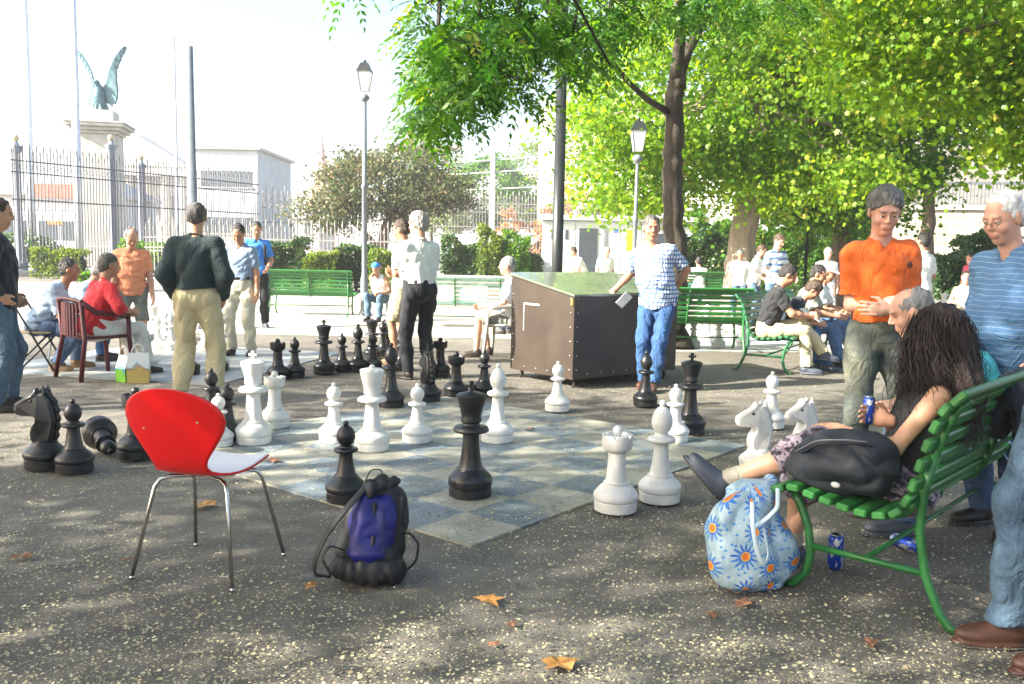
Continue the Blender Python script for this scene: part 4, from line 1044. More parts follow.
# ------------------------------------------------------------------ buildings beyond
CREAM = M('pale_facade', (.55, .54, .50), .85, .08, 1, .1, 4); GLASSD = M('window_glass', (.06, .08, .10), .1, .2, spec=.8); ROOFM = M('zinc_roof', (.30, .33, .36), .5, .15, 1)
def windows(root, x0, x1, z0, z1, nx, nz, y, w_=1.0, h=1.7):
    wproto = []
    for i in range(nx):
        for j in range(nz):
            x = x0 + (i + .5) * (x1 - x0) / nx; z = z0 + (j + .5) * (z1 - z0) / nz
            p_ = wproto[0].copy() if wproto else None
            if p_ is None:
                p_ = MB().box((0, 0, 0), (w_, .04, h)).build("window", GLASSD, root); q_ = MB().box((0, -.04, -h / 2 - .07), (w_ + .3, .16, .12)).build("sill", STONE, p_); wproto.append(p_)
            else:
                COL.objects.link(p_); q_ = wproto[0].children[0].copy(); COL.objects.link(q_); q_.parent = p_
            p_.location = (x, y - .03, z)
def building(name, label, px0, px1, Z, H, D=12, rows=2, wm=None, roof=True, cat="building", cols=None, ww=1.0, wh=1.7, zlo=1):
    x0, x1 = (px0 - 512) * Z / 881, (px1 - 512) * Z / 881; W = x1 - x0; root = empty(name, (x0, Z, 0), 0, label, cat)
    MB().box((W / 2, D / 2, H / 2), (W, D, H)).build("wall", wm or CREAM, root)
    windows(root, .6, W - .6, zlo, H - .6, cols or max(2, int(W / 3)), rows, 0, ww, wh)
    MB().box((W / 2, D / 2, H + .15), (W + .9, D + .9, .3), bev=.05).build("cornice", STONE, root)
    if roof:
        V = [(-.3, -.3, H + .3), (W + .3, -.3, H + .3), (W + .3, D + .3, H + .3), (-.3, D + .3, H + .3), (1.5, D / 2, H + 2.2), (W - 1.5, D / 2, H + 2.2)]
        mesh("roof", V, [(0, 1, 5, 4), (1, 2, 5), (2, 3, 4, 5), (3, 0, 4), (0, 3, 2, 1)], ROOFM, root)
    return root, W
# museum with pediment
mr, mw_ = building("museum", "pale stone museum with a columned portico and pediment behind the iron fence", 100, 200, 115, 9.5, 16, 1, roof=False, cols=7, wh=2.4)
for i in range(6): MB().lathe([(.55, 0), (.5, .4), (.42, 7.6), (.55, 8.0)], 12, c=(mw_ / 2 - 5.5 + i * 2.2, -3.2, 0)).build("column", STONE, mr, True)
cx = mw_ / 2; pd = MB(); pd.box((cx, -2.2, 8.45), (13.2, 3.9, .9)); pd.add([(cx - 6.8, -4.3, 8.92), (cx + 6.8, -4.3, 8.92), (cx, -4.3, 12.2), (cx - 6.8, 0, 8.92), (cx + 6.8, 0, 8.92), (cx, 0, 12.2)], [(0, 1, 2), (3, 5, 4), (0, 2, 5, 3), (1, 4, 5, 2), (0, 3, 4, 1)]); pd.build("pediment", STONE, mr)
building("concert_hall", "grey flat roofed stone hall behind the grey pole", 196, 258, 95, 11.4, 14, 2, roof=False, wm=M('grey_facade', (.50, .53, .54), .85, .1, 1), cols=5)
building("apartment_house", "low cream house far behind the fence near the lamp post", 262, 318, 150, 6, 12, 2)
building("townhouse", "white townhouse behind the ornate gate", -60, 100, 75, 5.2, 12, 1, wm=M('white_facade', (.62, .62, .60), .85, .06, 1), cols=9, wh=1.6)
mr.scale = (1, 1, 1.22)
# spire
def spire():
    Z = 170; X = (321 - 512) * Z / 881; root = empty("church_spire", (X, Z, 0), rad(20), "slim reddish church spire far behind the lamp post", "church"); br = M('pale_red_stone', (.52, .27, .21), .8, .15, 1)
    MB().box((0, 0, 5.8), (4.4, 4.4, 11.6)).build("tower", br, root); MB().lathe([(2.9, 11.6), (2.4, 12.4), (.9, 17.5), (.15, 22)], 8).build("steeple", br, root)
    MB().sph((0, 0, 22.2), .35, 8).build("ball", GOLD, root)
spire()
# rampart wall with balustrade
def stone_wall_mat(name, a, b_):
    m_, n, b = base_mat(name); tc = n.nodes.new("ShaderNodeTexCoord"); mp = n.nodes.new("ShaderNodeMapping"); mp.inputs['Rotation'].default_value = (rad(90), 0, 0); n.links.new(tc.outputs['Object'], mp.inputs[0])
    br = n.nodes.new("ShaderNodeTexBrick"); br.inputs['Scale'].default_value = 1; br.inputs['Brick Width'].default_value = .9; br.inputs['Row Height'].default_value = .42; br.inputs['Mortar Size'].default_value = .02
    br.inputs['Color1'].default_value = (*a, 1); br.inputs['Color2'].default_value = (*b_, 1); br.inputs['Mortar'].default_value = (*(c * .6 for c in a), 1); n.links.new(mp.outputs[0], br.inputs[0])
    c = mixc(n, br.outputs[0], ramp(n, noise(n, .5, 6, .7), [(.3, (.7, .7, .7)), (.7, (1.2, 1.2, 1.2))]).outputs[0], mode='MULTIPLY', fac=.8); n.links.new(c, b.inputs['Base Color']); b.inputs['Roughness'].default_value = .9; bump(n, b, br.outputs[1], .4, .02); return m_
RAMP = stone_wall_mat('rampart_stone', (.20, .19, .17), (.26, .245, .215)); RAMPL = stone_wall_mat('light_rampart_stone', (.28, .26, .21), (.34, .315, .26))
def wall(name, label, a, b_, H, th, mat, rail=None, cop=True):
    a = np.array(a, float); b_ = np.array(b_, float); L = np.linalg.norm(b_ - a); root = empty(name, (*a, 0), math.atan2(*(b_ - a)[::-1]), label, "wall")
    MB().box((L / 2, th / 2, H / 2), (L, th, H)).build("wall", mat, root)
    if cop: MB().box((L / 2, th / 2, H + .12), (L + .1, th + .3, .24), bev=.03).build("coping", STONE, root)
    if rail:
        r = MB()
        for i in range(int(L / rail)): r.box(((i + .5) * rail, .3, H + .24 + .5), (.05 if rail < .3 else .16, .05 if rail < .3 else .16, 1.0))
        r.box((L / 2, .3, H + 1.30), (L, .12, .1)); r.build("railing", IRON if rail < .3 else STONE, root)
    return root
wall("rampart", "high pale rampart with a balustrade rising behind the white kiosk", (2, 78), (34, 66), 13.4, 1.5, CREAM, .5)
wall("retaining_wall", "grey stone retaining wall with iron railing behind the slim leaning trunk", (15.5, 44), (42, 38), 3.7, .8, RAMPL, .16)
wall("town_wall", "tall grey town wall above the railing on the far slope", (17, 54), (60, 46), 8.5, 1.5, RAMP)
# hill trees come later. white kiosk
def kiosk():
    Z = 30.; X0 = (540 - 512) * Z / 881; root = empty("kiosk", (X0, Z, 0), rad(-3), "long white flat roofed kiosk with dark doorways behind the locker", "kiosk"); wht = M('white_panel', (.66, .70, .74), .5, .05, 1); W, H = 5.4, 2.42
    MB().box((W / 2, 1.2, H / 2), (W, 2.4, H), bev=.02).build("wall", wht, root); MB().box((W / 2, 1.15, H + .09), (W + .3, 2.8, .16), bev=.02).build("roof", wht, root)
    dk = M('dark_opening', (.03, .04, .05), .5); d = MB()
    for x in (1.55,): MB().box((x, -.02, 1.12), (.62, .05, 2.1)).build("doorway", dk, root)
    MB().box((2.12, -.02, 1.12), (.10, .07, 2.2)).build("door_post", POLEG, root)
    for x in (.35, .82): MB().box((x, -.02, 1.95), (.10, .04, .32)).build("vent", dk, root)
    MB().box((3.95, -.02, 1.3), (.5, .05, 1.5)).build("window", dk, root)
    for x in (0.55, 1.1, 2.6, 3.3, 4.5): MB().box((x, -.012, 1.2), (.02, .02, 2.3)).build("panel_joint", M('joint_grey', (.4, .42, .44), .6), root)
    for x in (2.42, 2.52): MB().box((x, -.014, 2.1), (.07, .012, .12)).build("blue_mark", M('blue_mark', (.05, .12, .4), .5), root)
    r2 = empty("yellow_sign", ((632 - 512) * 16.8 / 881, 16.86, 0), 0, "small yellow sign fixed to the lamp post by the kiosk", "sign"); MB().box((-.09, 0, 1.62), (.13, .02, .40), bev=.005).build("panel", M('yellow_enamel', (.70, .52, .03), .4), r2)
kiosk()
# tram
def tram():
    Z = 54.; X0 = (-30 - 512) * Z / 881; X1 = (104 - 512) * Z / 881; W = X1 - X0; root = empty("tram", (X0, Z, 0), 0, "white tram with dark windows and a blue skirt seen through the gate", "tram")
    wh = M('tram_white', (.70, .71, .72), .35, .04); MB().box((W / 2, 1.3, 1.95), (W, 2.6, 2.5), bev=.15).build("body", wh, root)
    MB().box((W / 2, -.02, .55), (W - .4, .06, .55)).build("skirt", M('tram_blue', (.03, .10, .42), .4), root)
    n = int(W / 1.35)
    for i in range(n): MB().box((.8 + i * 1.35, -.02, 2.05), (1.12, .06, 1.15), bev=.01).build("window", GLASSD, root)
    MB().box((W / 2, 1.3, 3.28), (W - 1, 2.2, .2), bev=.05).build("roof", ROOFM, root)
    for i in (1, 4, 7, 10): MB().lathe([(.34, -.08), (.34, .08)], 14).build("wheel", M('rubber', (.02, .02, .02), .8), root); w_ = root.children[-1]; w_.location = (i * W / 12, .2, .34); w_.rotation_euler = (rad(90), 0, 0)
    for k, (x, wd) in enumerate(((.5, .9), (3.2, 1.0))): MB().box((W - 2.9 + x - .5, -.06, 2.52), (wd, .03, .22)).build("orange_band", M('orange_enamel', (.75, .18, .03), .4), root)
tram()
MBx = empty("red_banner", ((62 - 512) * 72 / 881, 72, 0), 0, "red banner hanging on the townhouse behind the gate", "banner"); MB().box((0, -.1, 5.45), (5.2, .06, 1.1), bev=.01).build("cloth", M('red_banner', (.72, .10, .05), .6), MBx)
post(490, 52, 7.2, .18, .12, "white mast carrying tram wires behind the fence", M('white_mast', (.6, .62, .62), .5), "mast")
wr_ = MB()
for (z, dz) in ((6.6, 1.1), (6.0, .9), (5.2, .5)):
    t = np.linspace(0, 1, 12)[:, None]; a = np.array([-9, 52.3, z - .6]); b_ = np.array([9, 51.8, z + dz]); wr_.tube(a + (b_ - a) * t - np.array([0, 0, 1]) * (4 * t * (1 - t)) * .15, .035, 5)
tag(wr_.build("overhead_wires", M('wire_grey', (.5, .52, .52), .5)), "pale tram wires strung past the white mast", "wires")
def planter(label, px, Z, W, H, m_):
    root = empty("planter", ((px - 512) * Z / 881, Z, 0), 0, label, "planter"); MB().box((W / 2, .35, H / 2), (W, .7, H), bev=.02).build("box", m_, root); MB().box((W / 2, .35, H + .02), (W + .06, .76, .04), bev=.01).build("rim", STONE, root)
planter("pinkish stone planter behind the faded teal bench", 437, 21, 1.55, .72, M('pink_stone', (.48, .34, .27), .8, .12, 4)); planter("brown wooden planter beside the pinkish one", 486, 20.5, 1.2, .55, M('brown_wood', (.22, .13, .07), .7, .2, 6))
planter("low wooden planter in front of the white kiosk", 604, 22, 1.0, .86, M('brown_wood2', (.24, .15, .09), .7, .2, 6))
# ------------------------------------------------------------------ vegetation
LOBES = [(0, 0, 0), (.36, .10, .05), (.28, .40, .03), (.52, .60, .08), (.20, .68, .02), (0, 1.0, -.08), (-.20, .68, .02), (-.52, .60, .08), (-.28, .40, .03), (-.36, .10, .05)]
def leaves(name, C, size, mat, parent, r, droop=.5, width=.36, shade=None, lobed=False):
    n = len(C); d = r.normal(0, 1, (n, 3)); d[:, 2] = d[:, 2] * .6 - droop; d /= np.linalg.norm(d, axis=1)[:, None]
    q = r.normal(0, 1, (n, 3)); q[:, 2] *= .6; s_ = np.cross(d, q); s_ /= np.linalg.norm(s_, axis=1)[:, None] + 1e-9; nn = np.cross(d, s_)
    L = (size * r.uniform(.65, 1.3, n))[:, None]
    if lobed:
        V = np.stack([C + d * L * b_ + s_ * L * a * (width / .42) + nn * L * c for a, b_, c in LOBES], 1).reshape(-1, 3)
    else: V = np.stack([C, C + d * L * .5 + s_ * L * width + nn * L * .07, C + d * L - nn * L * .08, C + d * L * .5 - s_ * L * width + nn * L * .07], 1).reshape(-1, 3)
    k_ = len(LOBES) if lobed else 4
    o = mesh(name, V, np.arange(k_ * n).reshape(n, k_), mat, parent)
    rn = np.clip(r.normal(.5, .2, n) + (shade if shade is not None else 0), 0, 1)
    a = o.data.attributes.new("rnd", 'FLOAT', 'POINT'); a.data.foreach_set("value", np.repeat(rn, k_).astype(np.float32)); return o

BARKD = M('dark_bark', (.034, .026, .019), .9, .5, 9, 1.0, 34, stretch=(1, 1, .25), dirt=(.10, .09, .055), dirtf=.6); BARKL = M('light_bark', (.26, .21, .17), .9, .35, 6, .9, 22, stretch=(1, 1, .2)); BARKM = M('brown_bark', (.14, .10, .075), .9, .4, 6, .8, 26, stretch=(1, 1, .22))
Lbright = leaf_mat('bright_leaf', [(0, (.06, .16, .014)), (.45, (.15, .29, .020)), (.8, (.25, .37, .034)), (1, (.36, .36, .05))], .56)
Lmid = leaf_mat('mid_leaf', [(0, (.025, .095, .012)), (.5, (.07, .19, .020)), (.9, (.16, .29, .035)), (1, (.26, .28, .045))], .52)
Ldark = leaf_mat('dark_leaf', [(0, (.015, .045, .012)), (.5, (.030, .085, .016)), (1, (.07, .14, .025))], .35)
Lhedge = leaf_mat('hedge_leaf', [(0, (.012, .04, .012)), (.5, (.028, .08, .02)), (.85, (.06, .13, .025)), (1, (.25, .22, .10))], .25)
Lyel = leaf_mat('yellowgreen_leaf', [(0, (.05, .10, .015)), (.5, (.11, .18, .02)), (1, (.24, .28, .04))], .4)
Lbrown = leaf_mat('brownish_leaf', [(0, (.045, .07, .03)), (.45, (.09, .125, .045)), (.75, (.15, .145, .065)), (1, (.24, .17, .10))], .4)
Lorange = leaf_mat('orange_leaf', [(0, (.25, .12, .04)), (.6, (.42, .22, .08)), (1, (.5, .34, .12))], .4)

def limb(p0, p1, r0, r1, r, wob=.06, n=8, sag=0):
    t = np.linspace(0, 1, n)[:, None]; p0 = np.array(p0, float); p1 = np.array(p1, float); L = np.linalg.norm(p1 - p0)
    w_ = r.normal(0, 1, (n, 3)) * wob * L; w_[0] = w_[-1] = 0; w_ = (w_ + np.roll(w_, 1, 0)) * .5; w_[0] = 0
    return p0 + (p1 - p0) * t + w_ + np.array([0, 0, 1.]) * sag * L * (t * (1 - t)) * 4, np.linspace(r0, r1, n)

def tree(label, trunk, crowns, nleaf, lsize, lmat, bark, seed, group=None, droop=.4, forks=None, limbs=14, clump=.55, hole=.0, width=.36, extra=None, rootflare=1.5, cat="tree"):
    """trunk: [(x,y,z,r)...]; crowns: [(centre, radii, weight)...]"""
    r = np.random.default_rng(seed); tr = np.array(trunk, float)
    root = empty("tree", tuple(tr[0, :3] * (1, 1, 0)), 0, label, cat, group); base = tr[0, :3] * (1, 1, 0)
    t = np.linspace(0, len(tr) - 1, len(tr) * 5); P = np.stack([np.interp(t, range(len(tr)), tr[:, k]) for k in range(3)], 1) - base; R = np.interp(t, range(len(tr)), tr[:, 3])
    P[1:, :2] += r.normal(0, .02, (len(P) - 1, 2)); R = R * (1 + r.normal(0, .035, len(R))); R[0] *= rootflare; R[1] *= 1 + (rootflare - 1) * .35
    tb = MB().tube(P, R, 16); V = np.concatenate(tb.V); th = np.arctan2(V[:, 1] - np.repeat(P[:, 1], 16), V[:, 0] - np.repeat(P[:, 0], 16)); rr = 1 + .045 * np.sin(th * 5 + V[:, 2]) + .03 * np.sin(th * 9 + V[:, 2] * 2.2)
    cc_ = np.repeat(P, 16, 0); V = cc_ + (V - cc_) * rr[:, None]; tb.V = [V]
    tb.build("trunk", bark, root, True)
    mb = MB(); tips = []
    for f in (forks or []):
        pts = np.array(f, float); mb.tube(pts[:, :3] - base, pts[:, 3], 10); tips.append(pts[-1, :3] - base)
    W = np.array([c[2] for c in crowns], float); W /= W.sum()
    cen = []
    nc = max(20, int(nleaf / 160))
    for _ in range(nc):
        c = crowns[r.choice(len(crowns), p=W)]; v = r.normal(0, 1, 3); v /= np.linalg.norm(v); rad_ = r.uniform(.35, 1) ** .45
        p = np.array(c[0], float) + v * np.array(c[1], float) * rad_; 
        if p[2] > .3: cen.append(p)
    cen = np.array(cen); top = tr[-1, :3]; src = [top - base] + tips
    for k in r.choice(len(cen), min(limbs, len(cen)), replace=False):
        e = cen[k] - base; s0 = min(src, key=lambda q_: np.linalg.norm(q_ - e)); L = np.linalg.norm(e - s0); pts, rs = limb(s0, e, min(.05 + .012 * L, tr[-1, 3] * .7), .012, r, .05, 8, .06); mb.tube(pts, rs, 6)
        for j in (3, 5):
            e2 = pts[j] + r.normal(0, .22, 3) * L * .8; p2, r2 = limb(pts[j], e2, rs[j] * .6, .006, r, .05, 5); mb.tube(p2, r2, 5)
    if mb.n: mb.build("branch", bark, root, True)
    per = nleaf // len(cen); C = []; sh_ = []
    for c in cen:
        g = r.uniform(.6, 1.35) * clump; q_ = r.normal(0, 1, (per, 3)) * np.array([g, g, g * .5]); q_[:, 2] -= .12 * (q_[:, 0] ** 2 + q_[:, 1] ** 2) / g; C.append(c - base + q_); sh_.append(np.full(per, r.normal(0, .13)))
    C = np.concatenate(C); sh_ = np.concatenate(sh_); k = C[:, 2] > .25; C, sh_ = C[k], sh_[k]
    leaves("crown", C, lsize, lmat, root, r, droop, width, sh_, lobed=(width > .4))
    return root

def sprays(name, starts, dirs, r, mat, parent, npair=7, ll=.055, rl=.30, wood=BARKD):
    """pinnate leaves: a drooping stalk with pairs of leaflets"""
    n = len(starts); A = np.array(starts, float); D = np.array(dirs, float); D /= np.linalg.norm(D, axis=1)[:, None]
    up = np.array([0, 0, 1.]); S = np.cross(D, up + r.normal(0, .35, (n, 3))); S /= np.linalg.norm(S, axis=1)[:, None]
    VV = []; rn = np.clip(r.normal(.45, .22, n), 0, 1); RN = []
    Ls = rl * r.uniform(.7, 1.25, n)
    for k in range(npair * 2 + 1):
        last = k == npair * 2; i = k // 2; sg = 1 if k % 2 else -1; t = (.25 + .75 * i / npair) if not last else 1.0
        base = A + D * (Ls * t)[:, None] - up * (Ls * t * t * .45)[:, None]
        d = D * .55 + S * sg * (0 if last else .85) - up * .35 * (t + .3) + r.normal(0, .16, (n, 3)); d /= np.linalg.norm(d, axis=1)[:, None]
        L = (ll * r.uniform(.8, 1.2, n) * (1 - .35 * abs(t - .55)))[:, None]; nrm = np.cross(d, S * sg + .3 * D); w_ = np.cross(d, nrm); w_ /= np.linalg.norm(w_, axis=1)[:, None] + 1e-9
        mid = base + d * L * .45
        VV.append(np.stack([base, mid + w_ * L * .23, base + d * L - up * L * .08, mid - w_ * L * .23], 1)); RN.append(np.clip(rn + r.normal(0, .08, n), 0, 1))
    V = np.concatenate(VV, 0).reshape(-1, 3); m_ = len(V) // 4; o = mesh(name, V, np.arange(4 * m_).reshape(m_, 4), mat, parent)
    a = o.data.attributes.new("rnd", 'FLOAT', 'POINT'); a.data.foreach_set("value", np.repeat(np.concatenate(RN), 4).astype(np.float32)); return o

# --- main tree by the plaid shirted man
ZT = 12.9
def tp(px, py, Z=ZT): return at(px, py, Z)
tpts = [(676, None, 0), (675, 300, 0), (672, 230, 0), (672, 170, 0), (673, 115, 0), (674, 88, 0)]
x0 = tp(676, 340); trunk = [(x0[0], ZT, 0, .19), (*tp(675, 290), .172), (*tp(673, 200), .148), (*tp(673, 150), .138), (*tp(675, 100), .132), (*tp(676, 78), .12)]
fork1 = [(*tp(676, 84), .11), (*tp(678, 60, 12.7), .09), (*tp(682, 20, 12.5), .075), (*tp(676, -60, 12), .07), (*tp(660, -160, 11), .04)]
fork2 = [(*tp(676, 82), .10), (*tp(688, 50, 13.1), .08), (*tp(704, 20, 13.4), .065), (*tp(735, -40, 14), .06), (*tp(800, -140, 15), .03)]
fork3 = [(*tp(668, 112), .052), (*tp(648, 100, 12.4), .042), (*tp(630, 84, 11.8), .034), (*tp(608, 58, 11), .04), (*tp(590, 40, 10.4), .025), (*tp(560, 20, 9.6), .015)]
X1 = x0[0]
RT = np.random.default_rng(21)
main_tree = tree("large dark trunked shade tree forking above the plaid shirted man", trunk, [((X1 + .3, ZT - .5, 8.6), (5.5, 5.0, 2.6), 3), ((X1 + 4.5, ZT - 1, 7.0), (3.5, 3.5, 1.8), 1.2), ((X1 - 3.2, ZT - 3, 6.6), (2.6, 2.6, 1.0), 1)], 26000, .085, Lmid, BARKD, 21, "park trees", .5, [fork1, fork2, fork3], 26, .5, width=.24)

# --- overhead tree, its trunk out of view, its boughs hanging into the top of the picture
def overhead():
    r = np.random.default_rng(5)
    bx, by = -5.2, -3.0
    trunk = [(bx, by, 0, .34), (bx + .1, by + .1, 1.8, .29), (bx + .2, by + .3, 3.6, .26), (bx + .6, by + .9, 5.2, .22)]
    def px(a, b_, Z): return at(a, b_, Z)
    root = tree("overhanging shade tree whose compound leaves dangle into the top of the view", trunk, [((-3.5, .5, 7.0), (3.4, 3.2, 1.4), 2.0), ((-1.0, 3.2, 6.6), (2.6, 2.6, 1.2), 1.3), ((-7.5, 1.5, 6.2), (2.4, 2.6, 1.3), 1.0), ((-5.2, 1.0, 6.6), (2.6, 2.2, 1.3), 1.6), ((.6, 5.6, 5.6), (2.0, 2.0, .8), .8)], 36000, .105, Lmid, BARKD, 5, "park trees", .5, None, 20, .5, width=.26)
    # boughs reaching in front of the camera
    mb = MB(); S = []; D = []
    bough = []
    def bpath(pts): 
        P = np.array(pts, float); bough.append(P); mb.tube(P[:, :3], P[:, 3], 8)
    bpath([(bx + .6, by + .9, 5.2, .20), (-2.8, 1.2, 6.0, .13), (-.8, 4.2, 5.6, .10), (.1, 6.2, 4.9, .07), (*px(560, -60, 7.2), .045), (*px(640, -40, 7.8), .03), (*px(760, -30, 8.4), .02)])
    bpath([(.1, 6.2, 4.9, .05), (*px(522, -20, 7.0), .028), (*px(518, 10, 6.9), .020), (*px(520, 28, 6.8), .017), (*px(508, 52, 6.8), .014), (*px(492, 76, 6.7), .009)])
    bpath([(-.3, 5.4, 5.2, .05), (*px(450, -60, 6.6), .03), (*px(440, 0, 6.5), .018), (*px(436, 60, 6.4), .010), (*px(428, 110, 6.4), .006)])
    bpath([(*px(450, -60, 6.6), .02), (*px(480, 0, 6.2), .012), (*px(478, 60, 6.1), .007)])
    bpath([(*px(560, -60, 7.2), .03), (*px(580, -10, 7.0), .015), (*px(572, 40, 6.9), .008)])
    bpath([(*px(640, -40, 7.8), .02), (*px(612, 0, 7.5), .012), (*px(600, 30, 7.4), .006)])
    base = np.array([bx, by, 0]); mb.V = [v - base for v in mb.V]
    # leaf masses as seen: (px, py, spread x, spread y, count)
    for (a, b_, sx, sy, n, Z) in ((440, 108, 20, 16, 90, 6.4), (438, 78, 20, 24, 90, 6.6), (456, 45, 24, 32, 160, 6.3), (490, 30, 34, 30, 170, 6.6), (474, 80, 22, 20, 80, 6.2), (540, 22, 36, 26, 170, 6.9), (575, 50, 32, 20, 85, 7.0), (600, 18, 34, 20, 90, 7.3),
                                  (650, 6, 36, 18, 80, 7.6), (710, 2, 40, 18, 90, 8.0), (775, 0, 40, 16, 80, 8.3), (515, 75, 16, 24, 45, 6.6), (428, 20, 14, 22, 22, 6.6), (460, -40, 50, 30, 150, 6.4), (560, -50, 80, 30, 160, 7.0)):
        for _ in range(n):
            q = at(a + r.normal(0, sx * .62), b_ + r.normal(0, sy * .62), Z + r.normal(0, .45)); S.append(q - base); a_ = r.uniform(0, 6.28); D.append((math.cos(a_), math.sin(a_) * .8, r.uniform(-.5, .15)))
    for _ in range(7): q = at(350 + r.normal(0, 4), -26 + r.normal(0, 3), 6.4); S.append(q - base); D.append((r.normal(), r.normal(), -.5))
    # a sub-bough carries every group of leaves
    tw = mb2 = MB()
    idx = r.choice(len(S), 150, replace=False); P = np.concatenate(bough)[:, :3] - base
    for k in idx:
        e = S[k]; j = np.argmin(np.linalg.norm(P - e, axis=1)); pts, rs = limb(P[j], e, .007, .003, r, .07, 5, .05); mb.tube(pts, rs, 5)
    mb.build("bough", BARKD, root, True)
    sprays("foliage", S, D, r, Lmid, root, 6, .062, .27)
overhead()

# --- trees of the park behind: (label, trunk px/base, crowns)
def X_(px, Z): return (px - 512) * Z / 881
Z = 19.5; tx = X_(737, Z)
tree("thick pale trunked maple behind the seated readers", [(tx, Z, 0, .36), (tx - .02, Z, 1.0, .31), (tx + .05, Z, 2.0, .29), (tx + .3, Z, 3.4, .27), (tx + .4, Z, 4.6, .22)],
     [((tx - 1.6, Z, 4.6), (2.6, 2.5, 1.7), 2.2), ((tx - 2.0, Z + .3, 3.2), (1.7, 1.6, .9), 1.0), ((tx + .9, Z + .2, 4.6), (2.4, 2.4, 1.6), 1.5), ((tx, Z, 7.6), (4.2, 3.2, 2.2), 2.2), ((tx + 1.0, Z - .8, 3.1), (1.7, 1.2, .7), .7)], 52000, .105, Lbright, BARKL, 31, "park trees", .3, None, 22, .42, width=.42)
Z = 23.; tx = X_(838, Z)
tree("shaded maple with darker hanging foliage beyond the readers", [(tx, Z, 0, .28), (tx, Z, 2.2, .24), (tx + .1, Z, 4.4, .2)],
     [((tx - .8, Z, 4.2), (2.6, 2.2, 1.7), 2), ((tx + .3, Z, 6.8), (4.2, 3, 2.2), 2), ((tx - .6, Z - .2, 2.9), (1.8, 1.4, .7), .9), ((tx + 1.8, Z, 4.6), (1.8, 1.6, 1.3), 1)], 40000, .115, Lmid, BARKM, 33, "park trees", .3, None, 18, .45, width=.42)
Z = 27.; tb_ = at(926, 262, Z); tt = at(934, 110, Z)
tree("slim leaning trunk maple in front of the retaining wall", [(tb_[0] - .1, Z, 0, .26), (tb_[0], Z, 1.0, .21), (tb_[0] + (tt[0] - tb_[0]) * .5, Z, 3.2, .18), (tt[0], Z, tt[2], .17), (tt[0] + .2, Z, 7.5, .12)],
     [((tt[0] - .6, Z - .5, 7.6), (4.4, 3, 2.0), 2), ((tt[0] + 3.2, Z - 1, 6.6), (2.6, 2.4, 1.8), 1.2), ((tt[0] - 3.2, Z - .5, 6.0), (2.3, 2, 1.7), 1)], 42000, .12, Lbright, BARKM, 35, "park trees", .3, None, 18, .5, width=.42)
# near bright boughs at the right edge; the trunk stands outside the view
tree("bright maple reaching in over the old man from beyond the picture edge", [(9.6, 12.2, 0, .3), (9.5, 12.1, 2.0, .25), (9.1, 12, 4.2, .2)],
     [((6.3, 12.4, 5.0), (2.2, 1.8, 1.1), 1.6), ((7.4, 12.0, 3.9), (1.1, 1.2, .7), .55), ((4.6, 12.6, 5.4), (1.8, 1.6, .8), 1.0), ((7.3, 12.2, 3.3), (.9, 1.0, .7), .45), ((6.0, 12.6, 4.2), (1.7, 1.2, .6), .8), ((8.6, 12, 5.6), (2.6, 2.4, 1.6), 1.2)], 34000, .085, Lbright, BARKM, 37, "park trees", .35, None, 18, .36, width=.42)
Z = 40.; tx = X_(378, Z)
tree("olive brown tree spreading behind the fence by the lamp post", [(tx, Z, 0, .32), (tx + .1, Z, 1.4, .26), (tx + .4, Z, 2.6, .2)],
     [((tx + .2, Z, 4.2), (3.0, 2.2, 1.7), 2), ((tx + 2.4, Z, 4.6), (1.9, 1.6, 1.6), 1.2), ((tx - 2.4, Z, 3.0), (1.3, 1.2, .8), .6)], 20000, .15, Lbrown, BARKM, 39, "park trees", .3, [[(tx + .1, Z, 1.2, .16), (tx - .9, Z, 2.3, .12), (tx - 1.8, Z, 3.0, .07)]], 24, .45)
for i, (px, Z, H, R_, lm, l, n) in enumerate(((430, 88, 10, 4.0, Lyel, "hazy hillside tree left of the white mast", 7000), (485, 92, 12.0, 4.5, Lmid, "tall hillside tree behind the white mast", 8000), (540, 96, 14.0, 4.5, Lyel, "hillside tree partly behind the dark pole", 7000),
                                      (535, 50, 4.6, 1.9, Lorange, "small orange tinged tree in front of the rampart", 3500), (575, 58, 6.2, 1.6, Lorange, "orange shrubby tree between dark pole and kiosk", 1500), (610, 62, 11, 3.6, Lyel, "yellow green tree below the rampart balustrade", 6000), (8, 110, 6, 4, Lmid, "distant park tree behind the townhouse", 2500), (20, 38, 1.9, 1.6, Ldark, "rounded dark shrub at the foot of the gate", 1500))):
    tx = X_(px, Z); tree(l, [(tx, Z, 0, .2), (tx, Z, H * .4, .15)], [((tx, Z, H * .62), (R_, R_, H * .34), 2), ((tx + R_ * .5, Z, H * .45), (R_ * .6, R_, H * .25), 1)], n, .20 if Z < 70 else .34, lm, BARKM, 50 + i, "trees beyond the fence", .3, None, 8, R_ * .16)

